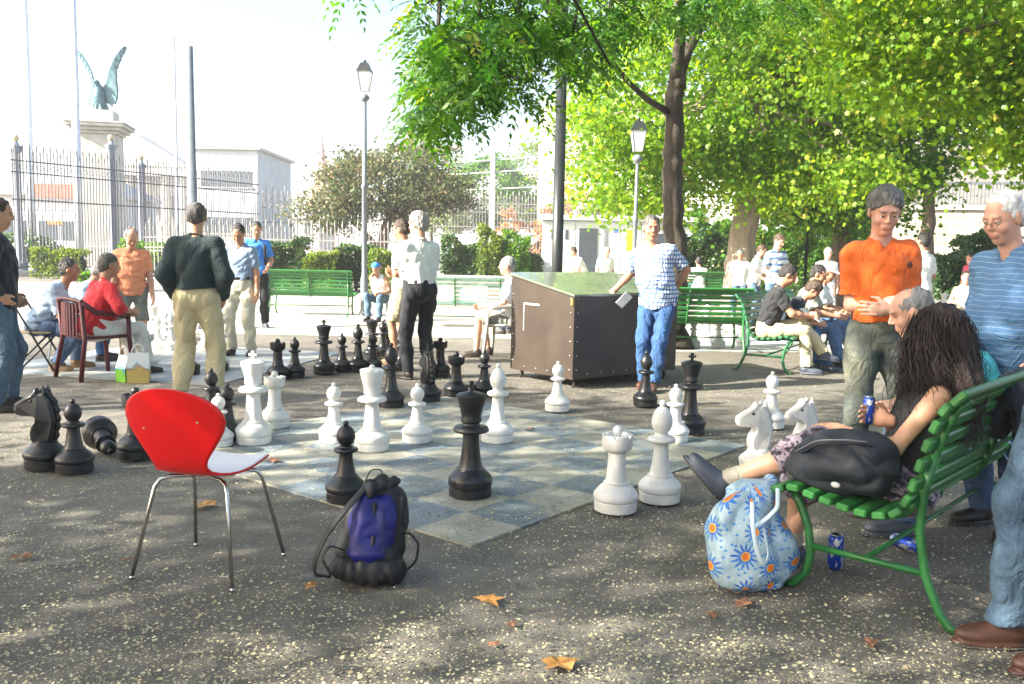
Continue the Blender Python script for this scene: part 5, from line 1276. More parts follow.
def hedge(label, px0, px1, Z, H, D, mat, n, seed, size=.085, name="hedge", bumps=.25):
    r = np.random.default_rng(seed); x0, x1 = X_(px0, Z), X_(px1, Z); W = x1 - x0; root = empty(name, (x0, Z, 0), 0, label, "hedge" if name == "hedge" else "shrub", "hedges and shrubs of the park")
    k = max(2, int(W / .9)); prims = [el((W * (i + .5) / k, D / 2, H * .45), (W / k * .48, D * .36, H * .36 * r.uniform(.85, 1.05)), k=.1) for i in range(k)]
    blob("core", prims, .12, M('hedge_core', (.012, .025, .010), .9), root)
    C = np.stack([r.uniform(0, W, n), r.uniform(0, D, n), r.uniform(.02, 1, n) ** .8 * H], 1)
    hh = H * (1 - bumps + bumps * (.5 + .5 * np.sin(C[:, 0] * 2.3 + seed) * np.sin(C[:, 0] * .9 + 2) + .15 * np.sin(C[:, 0] * 7)))
    C[:, 2] *= hh / H; f = r.random(n); C[:, 1] = np.where(f < .55, D * .08 * r.random(n) - .05 + .12 * np.sin(C[:, 0] * 5) * np.sin(C[:, 2] * 4), C[:, 1]); topm = (f > .55) & (f < .85); C[topm, 2] = hh[topm] * r.uniform(.93, 1.05, topm.sum())
    leaves("foliage", C, size, mat, root, r, .1, .4, .12 * np.sin(C[:, 0] * 3 + C[:, 2] * 4))
    MB().tube([(W / 2, D / 2, 0), (W / 2, D / 2, H * .5)], .05, 6).build("stem", BARKM, root)
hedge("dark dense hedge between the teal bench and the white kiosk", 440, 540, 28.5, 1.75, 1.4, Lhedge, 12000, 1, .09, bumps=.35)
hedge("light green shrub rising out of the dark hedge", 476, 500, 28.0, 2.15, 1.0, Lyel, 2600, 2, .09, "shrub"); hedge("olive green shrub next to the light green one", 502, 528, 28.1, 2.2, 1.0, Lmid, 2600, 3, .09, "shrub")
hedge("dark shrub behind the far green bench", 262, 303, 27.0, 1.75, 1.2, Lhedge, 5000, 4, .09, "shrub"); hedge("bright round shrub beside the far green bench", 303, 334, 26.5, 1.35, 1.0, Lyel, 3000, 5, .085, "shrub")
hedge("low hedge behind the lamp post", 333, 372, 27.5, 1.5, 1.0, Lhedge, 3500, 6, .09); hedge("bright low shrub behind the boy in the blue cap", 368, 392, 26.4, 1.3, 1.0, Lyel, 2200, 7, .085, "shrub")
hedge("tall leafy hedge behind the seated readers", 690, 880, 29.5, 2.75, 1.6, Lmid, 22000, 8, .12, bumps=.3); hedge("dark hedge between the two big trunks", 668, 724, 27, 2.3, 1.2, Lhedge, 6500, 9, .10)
hedge("dark green bush under the retaining wall behind the orange polo", 934, 975, 29, 1.75, 1.2, Lhedge, 4500, 10, .11, "shrub"); hedge("taller dark bush beside the old man in striped polo", 962, 1016, 30, 2.5, 1.3, Ldark, 6000, 11, .12, "shrub"); hedge("bush at the picture edge under the retaining wall", 1006, 1080, 28, 2.0, 1.2, Lhedge, 6000, 12, .12, "shrub")
hedge("low grassy bed behind the man in red", 78, 112, 24, .55, 2.5, Lmid, 2600, 13, .10); hedge("low bed of shrubs behind the khaki trousered man", 120, 165, 33, 1.5, 1.0, Lmid, 2400, 14, .11, "shrub")
hedge("pale flowering bed in front of the gate fence", 30, 80, 33, 1.2, 1.0, Lyel, 2000, 15, .11, "shrub")
# unseen shade trees up-sun of the players
for i, (x, y, H, R_, n) in enumerate(((-9.5, 2.6, 7.6, 2.6, 4000), (-9.3, .2, 7.2, 2.7, 8000), (-15, 5.2, 9.5, 2.2, 5000))):
    tree(["shade tree beyond the picture edge nearest the players", "second shade tree behind the photographer", "tall slim shade tree beyond the picture edge"][i], [(x, y, 0, .25), (x, y, H * .5, .2)], [((x, y, H * .72), (R_, R_, H * .24), 1)], n, .13, Lmid, BARKM, 80 + i, "park trees", .3, None, 12, .5)
HAZE = .0009
# ------------------------------------------------------------------ red chair
def red_chair():
    root = empty("shell_chair", (-1.29, 3.71, 0), rad(-14), "bright red moulded shell chair with four thin steel legs standing empty", "chair")
    red = M('red_lacquer', (.66, .006, .008), .28, .04, 3, spec=.5); pale = M('pale_lilac_seat_glare', (.76, .70, .72), .3, .03, 3)  # sky glare on the red seat is painted in as a pale upper face
    prof = [(.235, .440), (.22, .452), (.16, .462), (.08, .458), (0, .448), (-.09, .445), (-.16, .458), (-.205, .49), (-.232, .545), (-.25, .61), (-.268, .68), (-.285, .75), (-.297, .80), (-.303, .832)]
    hw = [.10, .155, .19, .205, .205, .19, .150, .108, .118, .16, .203, .198, .150, .045]
    n = 44; t = np.linspace(0, 13, n * 1)
    def cr(a): 
        a = np.array(a, float); i = np.clip(t.astype(int), 0, 12); f = t - i; p = lambda k: a[np.clip(i + k, 0, 13)]
        return .5 * ((2 * p(0)) + (p(1) - p(-1)) * f + (2 * p(-1) - 5 * p(0) + 4 * p(1) - p(2)) * f * f + (3 * p(0) - p(-1) - 3 * p(1) + p(2)) * f ** 3)
    Y, Zz, Wd = cr([p[0] for p in prof]), cr([p[1] for p in prof]), cr(hw); m_ = 21; u = np.linspace(-1, 1, m_)
    zrow = np.concatenate([np.linspace(.47, .689, 12), .689 + .143 * np.sin(np.linspace(0, 1, 18)[1:] * math.pi / 2)]); tt = np.concatenate([np.linspace(0, 6.3, 24), np.interp(zrow, Zz[t > 6.2], t[t > 6.2])])
    Y, Zz, Wd = (np.interp(tt, t, q_) for q_ in (Y, Zz, Wd)); n = len(tt)
    zr = np.clip((Zz - .455) / (.832 - .455), 0, 1); bk_ = tt > 7; We = np.interp(zr, [0, .08, .2, .35, .5, .62], [.106, .110, .132, .175, .212, .226]); We = np.where(zr > .62, .226 * np.sqrt(np.clip(1 - ((zr - .62) / .381) ** 2.05, 0, 1)), We); Wd = np.where(bk_, We, Wd)
    for _ in range(3): Wd[5:32] = (Wd[4:31] + 2 * Wd[5:32] + Wd[6:33]) / 4
    T = np.gradient(np.stack([Y, Zz], 1), axis=0); T /= np.linalg.norm(T, axis=1)[:, None]; Nn = np.stack([T[:, 1], -T[:, 0]], 1)   # points up on the seat, forward on the back
    if Nn[10][1] < 0: Nn = -Nn
    P = np.zeros((n, m_, 3)); k = np.clip((Zz - .46) / .1, 0, 1)
    for j in range(m_):
        cup = (.022 * (1 - k) * .8 + .034 * k) * u[j] ** 2 * np.clip(Wd / .21, 0, 1.1) ** 2
        P[:, j, 0] = Wd * np.sin(u[j] * math.pi / 2) if False else Wd * u[j]; P[:, j, 1] = Y + Nn[:, 0] * cup; P[:, j, 2] = Zz + Nn[:, 1] * cup
    N3 = np.stack([np.zeros(n), Nn[:, 0], Nn[:, 1]], 1)[:, None, :] * .0055
    A = (P + N3).reshape(-1, 3); B_2 = (P - N3).reshape(-1, 3); q = n * m_
    F = []; mi = []
    for i in range(n - 1):
        for j in range(m_ - 1):
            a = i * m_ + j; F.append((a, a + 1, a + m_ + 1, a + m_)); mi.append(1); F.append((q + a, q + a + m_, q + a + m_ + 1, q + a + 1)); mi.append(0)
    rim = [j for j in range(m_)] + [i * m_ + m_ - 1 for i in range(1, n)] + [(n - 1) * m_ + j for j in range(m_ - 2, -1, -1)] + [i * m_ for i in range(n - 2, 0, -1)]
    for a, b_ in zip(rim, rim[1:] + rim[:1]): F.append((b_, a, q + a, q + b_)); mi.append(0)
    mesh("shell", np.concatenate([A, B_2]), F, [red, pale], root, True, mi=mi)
    ch = M('brushed_steel', (.55, .54, .50), .25, .08, 20, metal=1)
    for sx, sy, fx, fy in ((-1, -1, -.235, -.215), (1, -1, .235, -.215), (-1, 1, -.225, .225), (1, 1, .225, .225)):
        MB().tube([(sx * .03, sy * .06, .424), (sx * .12, sy * .10 , .424), (sx * .155, sy * .125, .412), (sx * .170, sy * .140, .385), (fx, fy, .012)], .0085, 12).sph((fx, fy, .008), .012, 8).build("leg", ch, root, True)
    MB().lathe([(.05, .424), (.05, .436), (.02, .438)], 20).build("seat_plate", ch, root, True)
    sc = MB()
    for (x, z) in ((-.12, .66), (.13, .70)): yy = np.interp(z, Zz[18:], Y[18:]); sc.sph((x, yy - .004, z), .005, 8)
    sc.build("stud", GOLD, root)
red_chair()

# ------------------------------------------------------------------ backpack
def backpack():
    b0 = G(362, 590); root = empty("backpack", (b0[0], b0[1] + .09, 0), rad(4), "blue and black backpack slumped on the ground with loose straps", "backpack")
    blue = M('blue_nylon', (.005, .007, .13), .42, .3, 8, .3, 200); blk = M('black_nylon', (.009, .009, .011), .6, .25, 8, .3, 220)
    wf = wrinkle(.010, 22, 3)
    blob("main_body", [el((.02, .02, .21), (.15, .10, .20), k=.05), el((.06, .03, .30), (.10, .08, .13), k=.05), el((0, -.01, .13), (.16, .11, .10), k=.06), rc((-.02, 0, .40), (.06, .02, .41), .035, .03, .04), cut((0, 0, .012), (0, 0, -1))], .0065, blk, root, wf)
    root.scale = (.88, 1, 1); root.rotation_euler = (rad(-7), rad(5), rad(4))
    blob("front_pocket", [el((-.030, -.045, .22), (.075, .075, .17), k=.04), el((.060, -.040, .23), (.065, .072, .15), k=.05), el((.0, -.05, .14), (.11, .085, .05), k=.03), cut((0, 0, .115), (0, .1, -1)), cut((0, .0, .2), (0, 1, 0))], .0060, blue, root, wrinkle(.004, 34, 9))
    blob("base_panel", [el((.02, -.01, .07), (.175, .125, .085), k=.04), el((-.10, -.03, .06), (.075, .07, .055), k=.04), cut((0, 0, .0125), (0, 0, -1)), cut((0, 0, .125), (-.15, .1, 1))], .0065, blk, root, wf)
    blob("front_panel", [rc((-.095, -.05, .13), (-.02, -.045, .39), .035, .028, .02), rc((.115, -.03, .12), (.135, -.01, .36), .035, .03, .03), rc((-.02, -.04, .39), (.09, .0, .43), .030, .028, .03), rc((.020, -.118, .13), (.015, -.095, .34), .014, .012, .01)], .0065, blk, root, wf)
    st = MB()
    def strap(P, w_=.018, nm="strap"):
        P = np.array(P, float); t = np.linspace(0, len(P) - 1, len(P) * 6); Q = np.stack([np.interp(t, range(len(P)), P[:, k]) for k in range(3)], 1)
        for _ in range(3): Q[1:-1] = (Q[:-2] + Q[1:-1] * 2 + Q[2:]) / 4
        MB().tube(Q, w_, 8, flat=.28).build(nm, blk, root, True)
    strap([(-.02, -.02, .43), (-.07, -.08, .37), (-.14, -.12, .29), (-.20, -.13, .20), (-.235, -.12, .10), (-.235, -.10, .04), (-.16, -.08, .03)], .022)
    strap([(.14, -.02, .22), (.19, -.06, .23), (.235, -.07, .19), (.23, -.08, .12), (.18, -.07, .07), (.14, -.05, .06)], .014)
    strap([(-.10, -.08, .14), (-.17, -.13, .17), (-.20, -.15, .12), (-.15, -.14, .05)], .012)
    strap([(-.05, -.0, .42), (-.03, .0, .47), (.02, .0, .475), (.04, .0, .43)], .011, "handle")
    strap([(.05, -.115, .10), (.07, -.122, .22), (.055, -.10, .34)], .006, "zipper")
    strap([(-.03, -.118, .115), (-.045, -.115, .24), (-.02, -.09, .35)], .004, "piping")
    MB().box((-.245, -.10, .03), (.10, .035, .006), bev=.002).build("buckle_tab", M('tab_grey', (.12, .13, .14), .5), root)
backpack()

# ------------------------------------------------------------------ floral carrier bag
def floral():
    m_, n, b = base_mat('floral_plastic'); tc = n.nodes.new("ShaderNodeTexCoord"); sp = n.nodes.new("ShaderNodeSeparateXYZ"); n.links.new(tc.outputs['Object'], sp.inputs[0])
    def mth(op, a, b_=None, c=None):
        k = n.nodes.new("ShaderNodeMath"); k.operation = op
        for i, v in enumerate((a, b_, c)):
            if v is None: continue
            if isinstance(v, (int, float)): k.inputs[i].default_value = v
            else: n.links.new(v, k.inputs[i])
        return k.outputs[0]
    cb = n.nodes.new("ShaderNodeCombineXYZ"); n.links.new(mth('MULTIPLY', mth('ARCTAN2', sp.outputs[0], mth('SUBTRACT', .03, sp.outputs[1])), .16), cb.inputs[0]); n.links.new(sp.outputs[2], cb.inputs[1])
    vo = n.nodes.new("ShaderNodeTexVoronoi"); vo.voronoi_dimensions = '2D'; vo.inputs['Scale'].default_value = 8.2; vo.inputs['Randomness'].default_value = .55; n.links.new(cb.outputs[0], vo.inputs['Vector'])
    sb = n.nodes.new("ShaderNodeVectorMath"); sb.operation = 'SUBTRACT'; n.links.new(cb.outputs[0], sb.inputs[0]); n.links.new(vo.outputs['Position'], sb.inputs[1])
    s2 = n.nodes.new("ShaderNodeSeparateXYZ"); n.links.new(sb.outputs[0], s2.inputs[0]); ang = mth('ARCTAN2', s2.outputs[1], s2.outputs[0]); d = vo.outputs['Distance']
    pet = mth('ADD', .33, mth('MULTIPLY', mth('SINE', mth('MULTIPLY', ang, 13)), .12)); isb = mth('LESS_THAN', d, pet); iso = mth('LESS_THAN', d, .155); isi = mth('LESS_THAN', d, .12)
    bgc = ramp(n, noise(n, 14, 4, .6), [(.35, (.26, .40, .47)), (.6, (.46, .58, .62))]).outputs[0]
    c = mixc(n, bgc, ramp(n, noise(n, 40, 2), [(.3, (.02, .10, .45)), (.7, (.10, .30, .62))]).outputs[0], isb); c = mixc(n, c, (.75, .45, .05), iso); c = mixc(n, c, (.80, .17, .02), isi)
    v2 = n.nodes.new("ShaderNodeTexVoronoi"); v2.voronoi_dimensions = '2D'; v2.inputs['Scale'].default_value = 27; n.links.new(cb.outputs[0], v2.inputs['Vector']); dt = mth('MULTIPLY', mth('LESS_THAN', v2.outputs['Distance'], .14), mth('GREATER_THAN', d, .42)); c = mixc(n, c, (.06, .25, .6), dt)
    n.links.new(c, b.inputs['Base Color']); b.inputs['Roughness'].default_value = .32; bump(n, b, noise(n, 22, 4, .6, dist=1), .5, .02)
    g = G(757, 600); root = empty("floral_bag", (g[0], g[1] + .12, 0), rad(20), "light blue plastic bag printed with blue and orange flowers leaning on the bench", "bag")
    blob("sack", [el((.03, 0, .10), (.19, .11, .13), k=.08), el((0, .01, .24), (.165, .095, .17), k=.08), rc((-.12, .02, .34), (.12, .05, .44), .05, .045, .08), el((-.13, 0, .2), (.07, .08, .12), k=.05), cut((0, 0, .012), (0, 0, -1))], .007, m_, root, wrinkle(.020, 13, 8))
    hn = M('bag_handle', (.55, .66, .70), .4, .1)
    for P in ([(-.06, -.075, .40), (-.10, -.14, .33), (-.085, -.155, .22), (-.05, -.16, .16), (-.02, -.15, .20), (-.03, -.12, .30)], [(.08, -.05, .44), (.04, -.11, .38), (-.02, -.12, .34), (-.08, -.12, .31)]):
        P = np.array(P, float); t = np.linspace(0, len(P) - 1, 30); Q = np.stack([np.interp(t, range(len(P)), P[:, k]) for k in range(3)], 1)
        for _ in range(4): Q[1:-1] = (Q[:-2] + Q[1:-1] * 2 + Q[2:]) / 4
        MB().tube(Q, .009, 8, flat=.4).build("handle", hn, root, True)
floral()
# black bag on the bench
def black_bag():
    q = onB4(.16, .24, 0); root = empty("holdall", (q[0], q[1], .44), rzB, "dusty dark rucksack lying on the near end of the bench", "bag"); m_ = M('dusty_navy_nylon', (.012, .016, .024), .65, .3, 9, .3, 120, dirt=(.09, .09, .085), dirtf=.55)
    blob("sack", [el((0, .02, .14), (.15, .20, .15), k=.06), el((.02, -.09, .15), (.13, .13, .14), k=.06), el((-.02, .14, .10), (.12, .12, .10), k=.06), cut((0, 0, -.008), (0, 0, -1))], .008, m_, root, wrinkle(.012, 15, 4))
    blk = M('strap_black', (.008, .008, .009), .6)
    P = np.array([(-.12, .16, .16), (-.155, .05, .24), (-.14, -.08, .26), (-.08, -.14, .25)]); t = np.linspace(0, 3, 24); Q = np.stack([np.interp(t, range(4), P[:, k]) for k in range(3)], 1)
    for _ in range(4): Q[1:-1] = (Q[:-2] + Q[1:-1] * 2 + Q[2:]) / 4
    MB().tube(Q, .012, 8, flat=.4).build("strap", blk, root, True); MB().tube(Q + (0, .02, .012), .003, 6).build("zipper", M('zip_grey', (.2, .2, .2), .4), root, True)
    root.scale = (1, .93, .90)
    MB().sph((-.165, -.03, .07), (.006, .022, .014), 8).build("logo_patch", M('patch_white', (.6, .6, .58), .6), root, True)
black_bag()
def can(xy, z, label, rx=0, sc=1.0):
    root = empty("drink_can", (*xy, z), 0, label, "can"); b_, n, b = base_mat('can_blue')
    tc = n.nodes.new("ShaderNodeTexCoord"); w_ = ramp(n, noise(n, 30, 2, stretch=(1, 1, .5)), [(.52, (.015, .06, .42)), (.58, (.55, .57, .6))]).outputs[0]; n.links.new(w_, b.inputs['Base Color']); b.inputs['Metallic'].default_value = .5; b.inputs['Roughness'].default_value = .3
    MB().lathe([(.024, 0), (.030, .008), (.033, .016), (.033, .138), (.030, .148), (.027, .156)], 28).build("body", b_, root, True); MB().lathe([(.026, .155), (.028, .160), (.026, .162), (.024, .156), (.005, .156)], 28).build("lid", M('aluminium', (.6, .6, .6), .3, metal=1), root, True)
    root.rotation_euler = (rx, 0, .5); root.scale = (sc, sc, sc)
q = G(837, 571); can((q[0], q[1] + .03), .012 * 0, "blue and silver drink can standing under the bench")
q = G(892, 545); can((q[0], q[1]), .033, "crushed blue can lying behind the bench leg", rad(90))

# shopping bags by the man in red
def shop(px, py, w_, h, c1, c2, label, rz):
    g = G(px, py); root = empty("shopping_bag", (g[0], g[1] + .1, 0), rad(rz), label, "bag", "paper carrier bags")
    m_, n, b = base_mat('printed_paper_' + label[:5]); tc = n.nodes.new("ShaderNodeTexCoord"); sp = n.nodes.new("ShaderNodeSeparateXYZ"); n.links.new(tc.outputs['Object'], sp.inputs[0])
    mu = n.nodes.new("ShaderNodeMath"); mu.operation = 'MULTIPLY_ADD'; mu.inputs[1].default_value = 1 / h; n.links.new(noise(n, 6, 3), mu.inputs[2]); n.links.new(sp.outputs[2], mu.inputs[0])
    c = ramp(n, mu.outputs[0], [(.85, c1), (.95, c2), (1.2, (.25, .45, .6)), (1.3, (.55, .6, .62))]).outputs[0]; n.links.new(c, b.inputs['Base Color']); b.inputs['Roughness'].default_value = .4
    V = [(sx * w_ / 2 * k, sy * .07 * k2, z) for z, k, k2 in ((.003, 1, 1), (h * .5, 1.04, 1.1), (h, 1.0, .35)) for sx, sy in ((-1, -1), (1, -1), (1, 1), (-1, 1))]
    F = [(i * 4 + k, i * 4 + (k + 1) % 4, i * 4 + 4 + (k + 1) % 4, i * 4 + 4 + k) for i in range(2) for k in range(4)] + [(3, 2, 1, 0), (8, 9, 10, 11)]
    mesh("sack", V, F, m_, root); t = np.linspace(0, math.pi, 10)
    MB().tube([(.06 * math.cos(a), -.02, h + .09 * math.sin(a)) for a in t], .006, 6).build("handle", M('cord_white', (.6, .6, .6), .6), root, True)
shop(122, 383, .13, .27, (.16, .45, .03), (.03, .22, .55), "green and blue paper carrier bag at the feet of the man in red", -25); shop(135, 384, .20, .30, (.5, .38, .12), (.35, .2, .1), "beige printed paper carrier bag closest to the white rook", 15)

# fallen leaves
LEAFM = M('autumn_leaf', (.42, .20, .045), .6, .35, 25, .2, 80); LEAFM2 = M('dry_brown_leaf', (.22, .10, .05), .7, .35, 25, .2, 80); LEAFY = M('yellow_leaf', (.45, .40, .06), .6, .3, 20)
r = np.random.default_rng(9)
for i, (px, py, sz, mt, l) in enumerate(((21, 561, .055, LEAFM2, "brown leaf nearest the picture edge below the black knight"), (128, 563, .04, LEAFM2, "small brown leaf beside the nearest steel leg of the red chair"), (489, 604, .075, LEAFM, "orange curled leaf right of the backpack"), (512, 628, .035, LEAFM2, "small pale leaf in the middle of the foreground"), (560, 670, .085, LEAFM, "large orange and green leaf at the bottom of the picture"),
                                      (743, 607, .06, LEAFM2, "brown leaf in front of the floral bag"), (712, 619, .045, LEAFM2, "pinkish brown leaf left of the floral bag"), (273, 464, .07, LEAFM2, "dry leaf on the worn board behind the red chair"), (530, 432, .05, LEAFM2, "small leaf on the worn board by the white bishop"), (205, 508, .09, LEAFM, "orange leaf between the red chair legs"), (494, 648, .03, LEAFM2, "tiny brown leaf near the bottom edge"), (310, 590, .05, LEAFM, "orange leaf under the edge of the backpack"), (870, 648, .05, LEAFM2, "brown leaf in front of the bench foot"))):
    g = G(px, py); n = 11; V = [(0, 0, .012)]
    for k in range(n):
        a = 2 * math.pi * k / n; rr = sz * (.55 + .45 * (k % 2)) * r.uniform(.8, 1.15); V.append((rr * math.cos(a), rr * math.sin(a) * .8, .004 + sz * .35 * abs(math.sin(a * 1.5 + i)) * r.uniform(.3, 1)))
    F = [(0, 1 + k, 1 + (k + 1) % n) for k in range(n)]; o = mesh("fallen_leaf", V, F, mt, loc=(g[0], g[1], .010 if (px, py) not in ((273, 464), (530, 432)) else .016), rz=r.uniform(0, 6.28)); tag(o, l, "leaf", "fallen autumn leaves")

# ------------------------------------------------------------------ chairs in use
def plastic_chair(x, y, rz, mat, label):
    root = empty("garden_chair", (x, y, 0), rad(rz), label, "chair", "plastic garden chairs"); MB().box((0, .02, .43), (.46, .46, .03), bev=.012).build("seat", mat, root)
    bk = MB(); t = np.linspace(-1, 1, 9)
    for s_ in t: bk.box((s_ * .20, -.235 - .04 * (1 - s_ * s_), .62), (.034, .014, .34))
    bk.tube([(s_ * .245, -.25 - .05 * (1 - s_ * s_), .80 + .03 * (1 - s_ * s_)) for s_ in t], .022, 8); bk.build("backrest", mat, root)
    for sx in (-1, 1):
        MB().tube([(sx * .245, -.25, .80), (sx * .285, -.12, .69), (sx * .29, .10, .665), (sx * .275, .22, .64)], .022, 8, flat=1.3).build("armrest", mat, root, True)
        MB().tube([(sx * .275, .22, .64), (sx * .25, .235, .42), (sx * .27, .27, .0)], .024, 8).build("leg", mat, root, True)
        MB().tube([(sx * .24, -.25, .8), (sx * .235, -.22, .42), (sx * .27, -.29, .0)], .024, 8).build("leg", mat, root, True)
    return root
MAROON = M('maroon_plastic', (.085, .008, .014), .4, .1); CREAMP = M('cream_plastic', (.60, .57, .48), .4, .08)
g = G(93, 381); plastic_chair(g[0] - .10, g[1] + .28, -38, MAROON, "dark maroon plastic armchair under the man in red"); C3 = (g[0] - .10, g[1] + .28)
C11 = (X_(508, 11.5), 11.5); plastic_chair(*C11, 80, CREAMP, "cream plastic armchair under the man beside the locker")
def folding(x, y, rz, label):
    root = empty("folding_chair", (x, y, 0), rad(rz), label, "chair"); st = M('dark_steel', (.04, .045, .05), .35, metal=.6); MB().box((0, 0, .43), (.40, .38, .02), bev=.005).build("seat", M('slat_wood', (.32, .25, .15), .6), root)
    for sx in (-1, 1):
        MB().tube([(sx * .2, .22, 0), (sx * .2, -.20, .80)], .011, 8).build("leg", st, root, True); MB().tube([(sx * .18, -.24, 0), (sx * .18, .18, .43)], .011, 8).build("leg", st, root, True)
    MB().box((0, -.19, .74), (.40, .015, .12), bev=.005).build("backrest", M('slat_wood', (.32, .25, .15), .6), root)
g = G(38, 372); C2 = (g[0] - .05, g[1] + .12); folding(*C2, -80, "steel folding chair under the man in the pale blue shirt")
def stool(x, y, h, label):
    root = empty("stool", (x, y, 0), 0, label, "stool"); m_ = M('stool_metal', (.3, .3, .3), .5); MB().lathe([(.17, h - .03), (.18, h - .015), (.17, h)], 16).build("seat", m_, root)
    for a in range(4): MB().tube([(.12 * math.cos(a * 1.57 + .8), .12 * math.sin(a * 1.57 + .8), h - .03), (.19 * math.cos(a * 1.57 + .8), .19 * math.sin(a * 1.57 + .8), 0)], .012, 6).build("leg", m_, root)

# ------------------------------------------------------------------ people
PK = dict(belt='beltleather')
def spot(px, py=None, Z=None):
    if Z is not None: return X_(px, Z), Z
    g = G(px, py); return g[0], g[1]
POCK = {-1: (-.21, .07, .93), 1: (.21, .07, .93)}; POCKE = {-1: (-.55, -1, 0), 1: (.55, -1, 0)}
CROSS = {-1: (.03, .205, 1.09), 1: (-.03, .175, 1.14)}; CROSSE = {-1: (-.4, -.25, -1), 1: (.4, -.25, -1)}; CROSSD = {-1: (1, .12, .05), 1: (-1, .08, -.02)}; CROSSP = {-1: (0, -1, 0), 1: (0, -1, 0)}
# khaki trousers, dark shirt, back to us
x, y = spot(196, Z=7.75); person("man seen from behind in a dark green shirt and khaki trousers", x, y, 4, 1.74, .009, head=(8, 14), neckf=14, hands=POCK, elbow=POCKE, feet={-1: (-.155, 0, .085), 1: (.15, .02, .085)}, shirt='darkshirt', sleeve=2, untuck=0, trousers='sand', shoe='dark', hair='darkgrey', belt='beltleather', bulk=1.06, seed=1, wr=.010, loose=1.12, ease=.018)
# left edge
x, y = spot(-4, Z=7.2); person("man in a dark jacket and pale jeans at the picture edge, hand on his hip", x, y, -62, 1.72, .009, head=(-5, 12), hands={-1: (-.2, .10, .96), 1: (.21, .03, .98)}, elbow={1: (1, -1, .1), -1: (-.6, -1, -.2)}, feet={-1: (-.10, .06, .085), 1: (.12, -.05, .085)}, shirt='blackjacket', sleeve=2, untuck=.14, trousers='denim_pale', shoe='dark', hair='brown', seed=2, wr=.010, bulk=1.06, loose=1.05, ease=.016)
# man in red
person("seated man in a red shirt and white trousers with his back to us", C3[0], C3[1] , -42, 1.72, .009, pel=(0, -.02, .53), bend=16, head=(-10, 6), hands={-1: (-.12, .33, .66), 1: (.24, .30, .70)}, elbow={1: (1, -.6, -.4)}, feet={-1: (-.13, .44, .085), 1: (.14, .47, .085)}, shirt='red', sleeve=1.3, untuck=.08, trousers='whitetrousers', hair='darkgrey', skin='skin_tan', seed=3, bulk=1.08, belly=.04, wr=.009)
person("seated man in a pale blue shirt leaning forward with folded hands", C2[0], C2[1], -74, 1.72, .010, pel=(0, 0, .53), bend=30, head=(0, 6), neckf=0, hands={-1: (-.02, .44, .74), 1: (.04, .46, .72)}, feet={-1: (-.12, .36, .085), 1: (.18, .20, .085)}, shirt='lightblue', sleeve=.95, untuck=.07, trousers='denim', shoe='tanshoe', hair='darkgrey', skin='skin_tan', seed=4)
x, y = spot(62, Z=10.2); person("partly hidden seated man in a sky blue shirt behind the man in red", x, y, -60, 1.7, .012, pel=(0, 0, .53), bend=34, head=(0, 30), hands={-1: (-.1, .4, .6), 1: (.1, .4, .6)}, feet={-1: (-.12, .42, .085), 1: (.16, .38, .085)}, shirt='cyan' if False else 'lightblue', untuck=.07, trousers='denim_bright', hair='grey', seed=5); stool(x, y, .43, "low metal stool hidden behind the man in red")
x, y = spot(131, Z=10.5); person("man in a peach polo shirt and grey shorts looking down", x, y, -155, 1.58, .010, head=(8, 38), neckf=24, bend=4, hands={-1: (-.25, .10, .84), 1: (.25, .12, .84)}, feet={-1: (-.12, 0, .085), 1: (.13, .03, .085)}, shirt='peach', sleeve=.75, untuck=.10, trousers='shorts_grey', tlen=.95, shoe='tanshoe', hair='grey', hstyle='ring', skin='skin_pink', seed=6, bulk=1.04)
x, y = spot(241, Z=11.1); person("man in a blue grey shirt and pale trousers looking down at the pieces", x, y, 172, 1.66, .009, head=(10, 34), neckf=22, bend=3, hands={-1: (-.24, .06, .86), 1: (.23, .09, .90)}, elbow=POCKE, feet={-1: (-.13, 0, .085), 1: (.13, .05, .085)}, shirt='bluegrey', sleeve=.8, untuck=0, trousers='paletrousers', shoe='dark', hair='dark', belt='beltleather', skin='skin_tan', seed=7, belly=.02)
x, y = spot(256, Z=15.0); r_, inf = person("younger man in a bright blue shirt with a rucksack strap behind the pale trousers", x, y, -160, 1.78, .012, head=(0, 22), hands={-1: (-.16, .22, 1.0), 1: (.2, .1, .92)}, shirt='blue', sleeve=.75, trousers='blacktrousers', shoe='trainer', hair='dark', skin='skin_tan', seed=8)
blob("rucksack", [el((0, -.20, 1.25), (.15, .11, .24), k=.04)], .012, MATS['black'], r_, wrinkle(.01, 15, 2)); MB().tube([(-.11, -.1, 1.46), (-.12, .04, 1.47), (-.125, .16, 1.32), (-.14, .10, 1.08), (-.15, -.1, 1.0)], .022, 8, flat=.4).build("strap", MATS['black'], r_, True)
x, y = spot(381, Z=17); r_, inf = person("seated sitter in a white vest and blue cap resting chin on hand", x, y, 165, 1.6, .013, pel=(0, 0, .5), bend=24, head=(0, 15), hands={-1: (-.15, .4, .58), 1: (.05, .28, .98)}, feet={-1: (-.12, .42, .085), 1: (.12, .42, .085)}, shirt='white', sleeve=0, untuck=.05, trousers='denim_pale', hair='dark', skin='skin_tan', seed=9); cap(r_, inf, 'blue', False); stool(x, y, .4, "low stool under the sitter in the blue cap")
x, y = spot(403, Z=10.6); person("man in pale shirt and sand coloured shorts half hidden behind the grey haired man", x, y, 75, 1.72, .010, head=(0, 14), hands=CROSS, elbow=CROSSE, hdir=CROSSD, palm=CROSSP, feet={-1: (-.10, .05, .085), 1: (.12, 0, .085)}, shirt='offwhite', sleeve=.8, untuck=.06, trousers='khaki', tlen=.95, shoe='tanshoe', hair='brown', skin='skin_tan', seed=10)
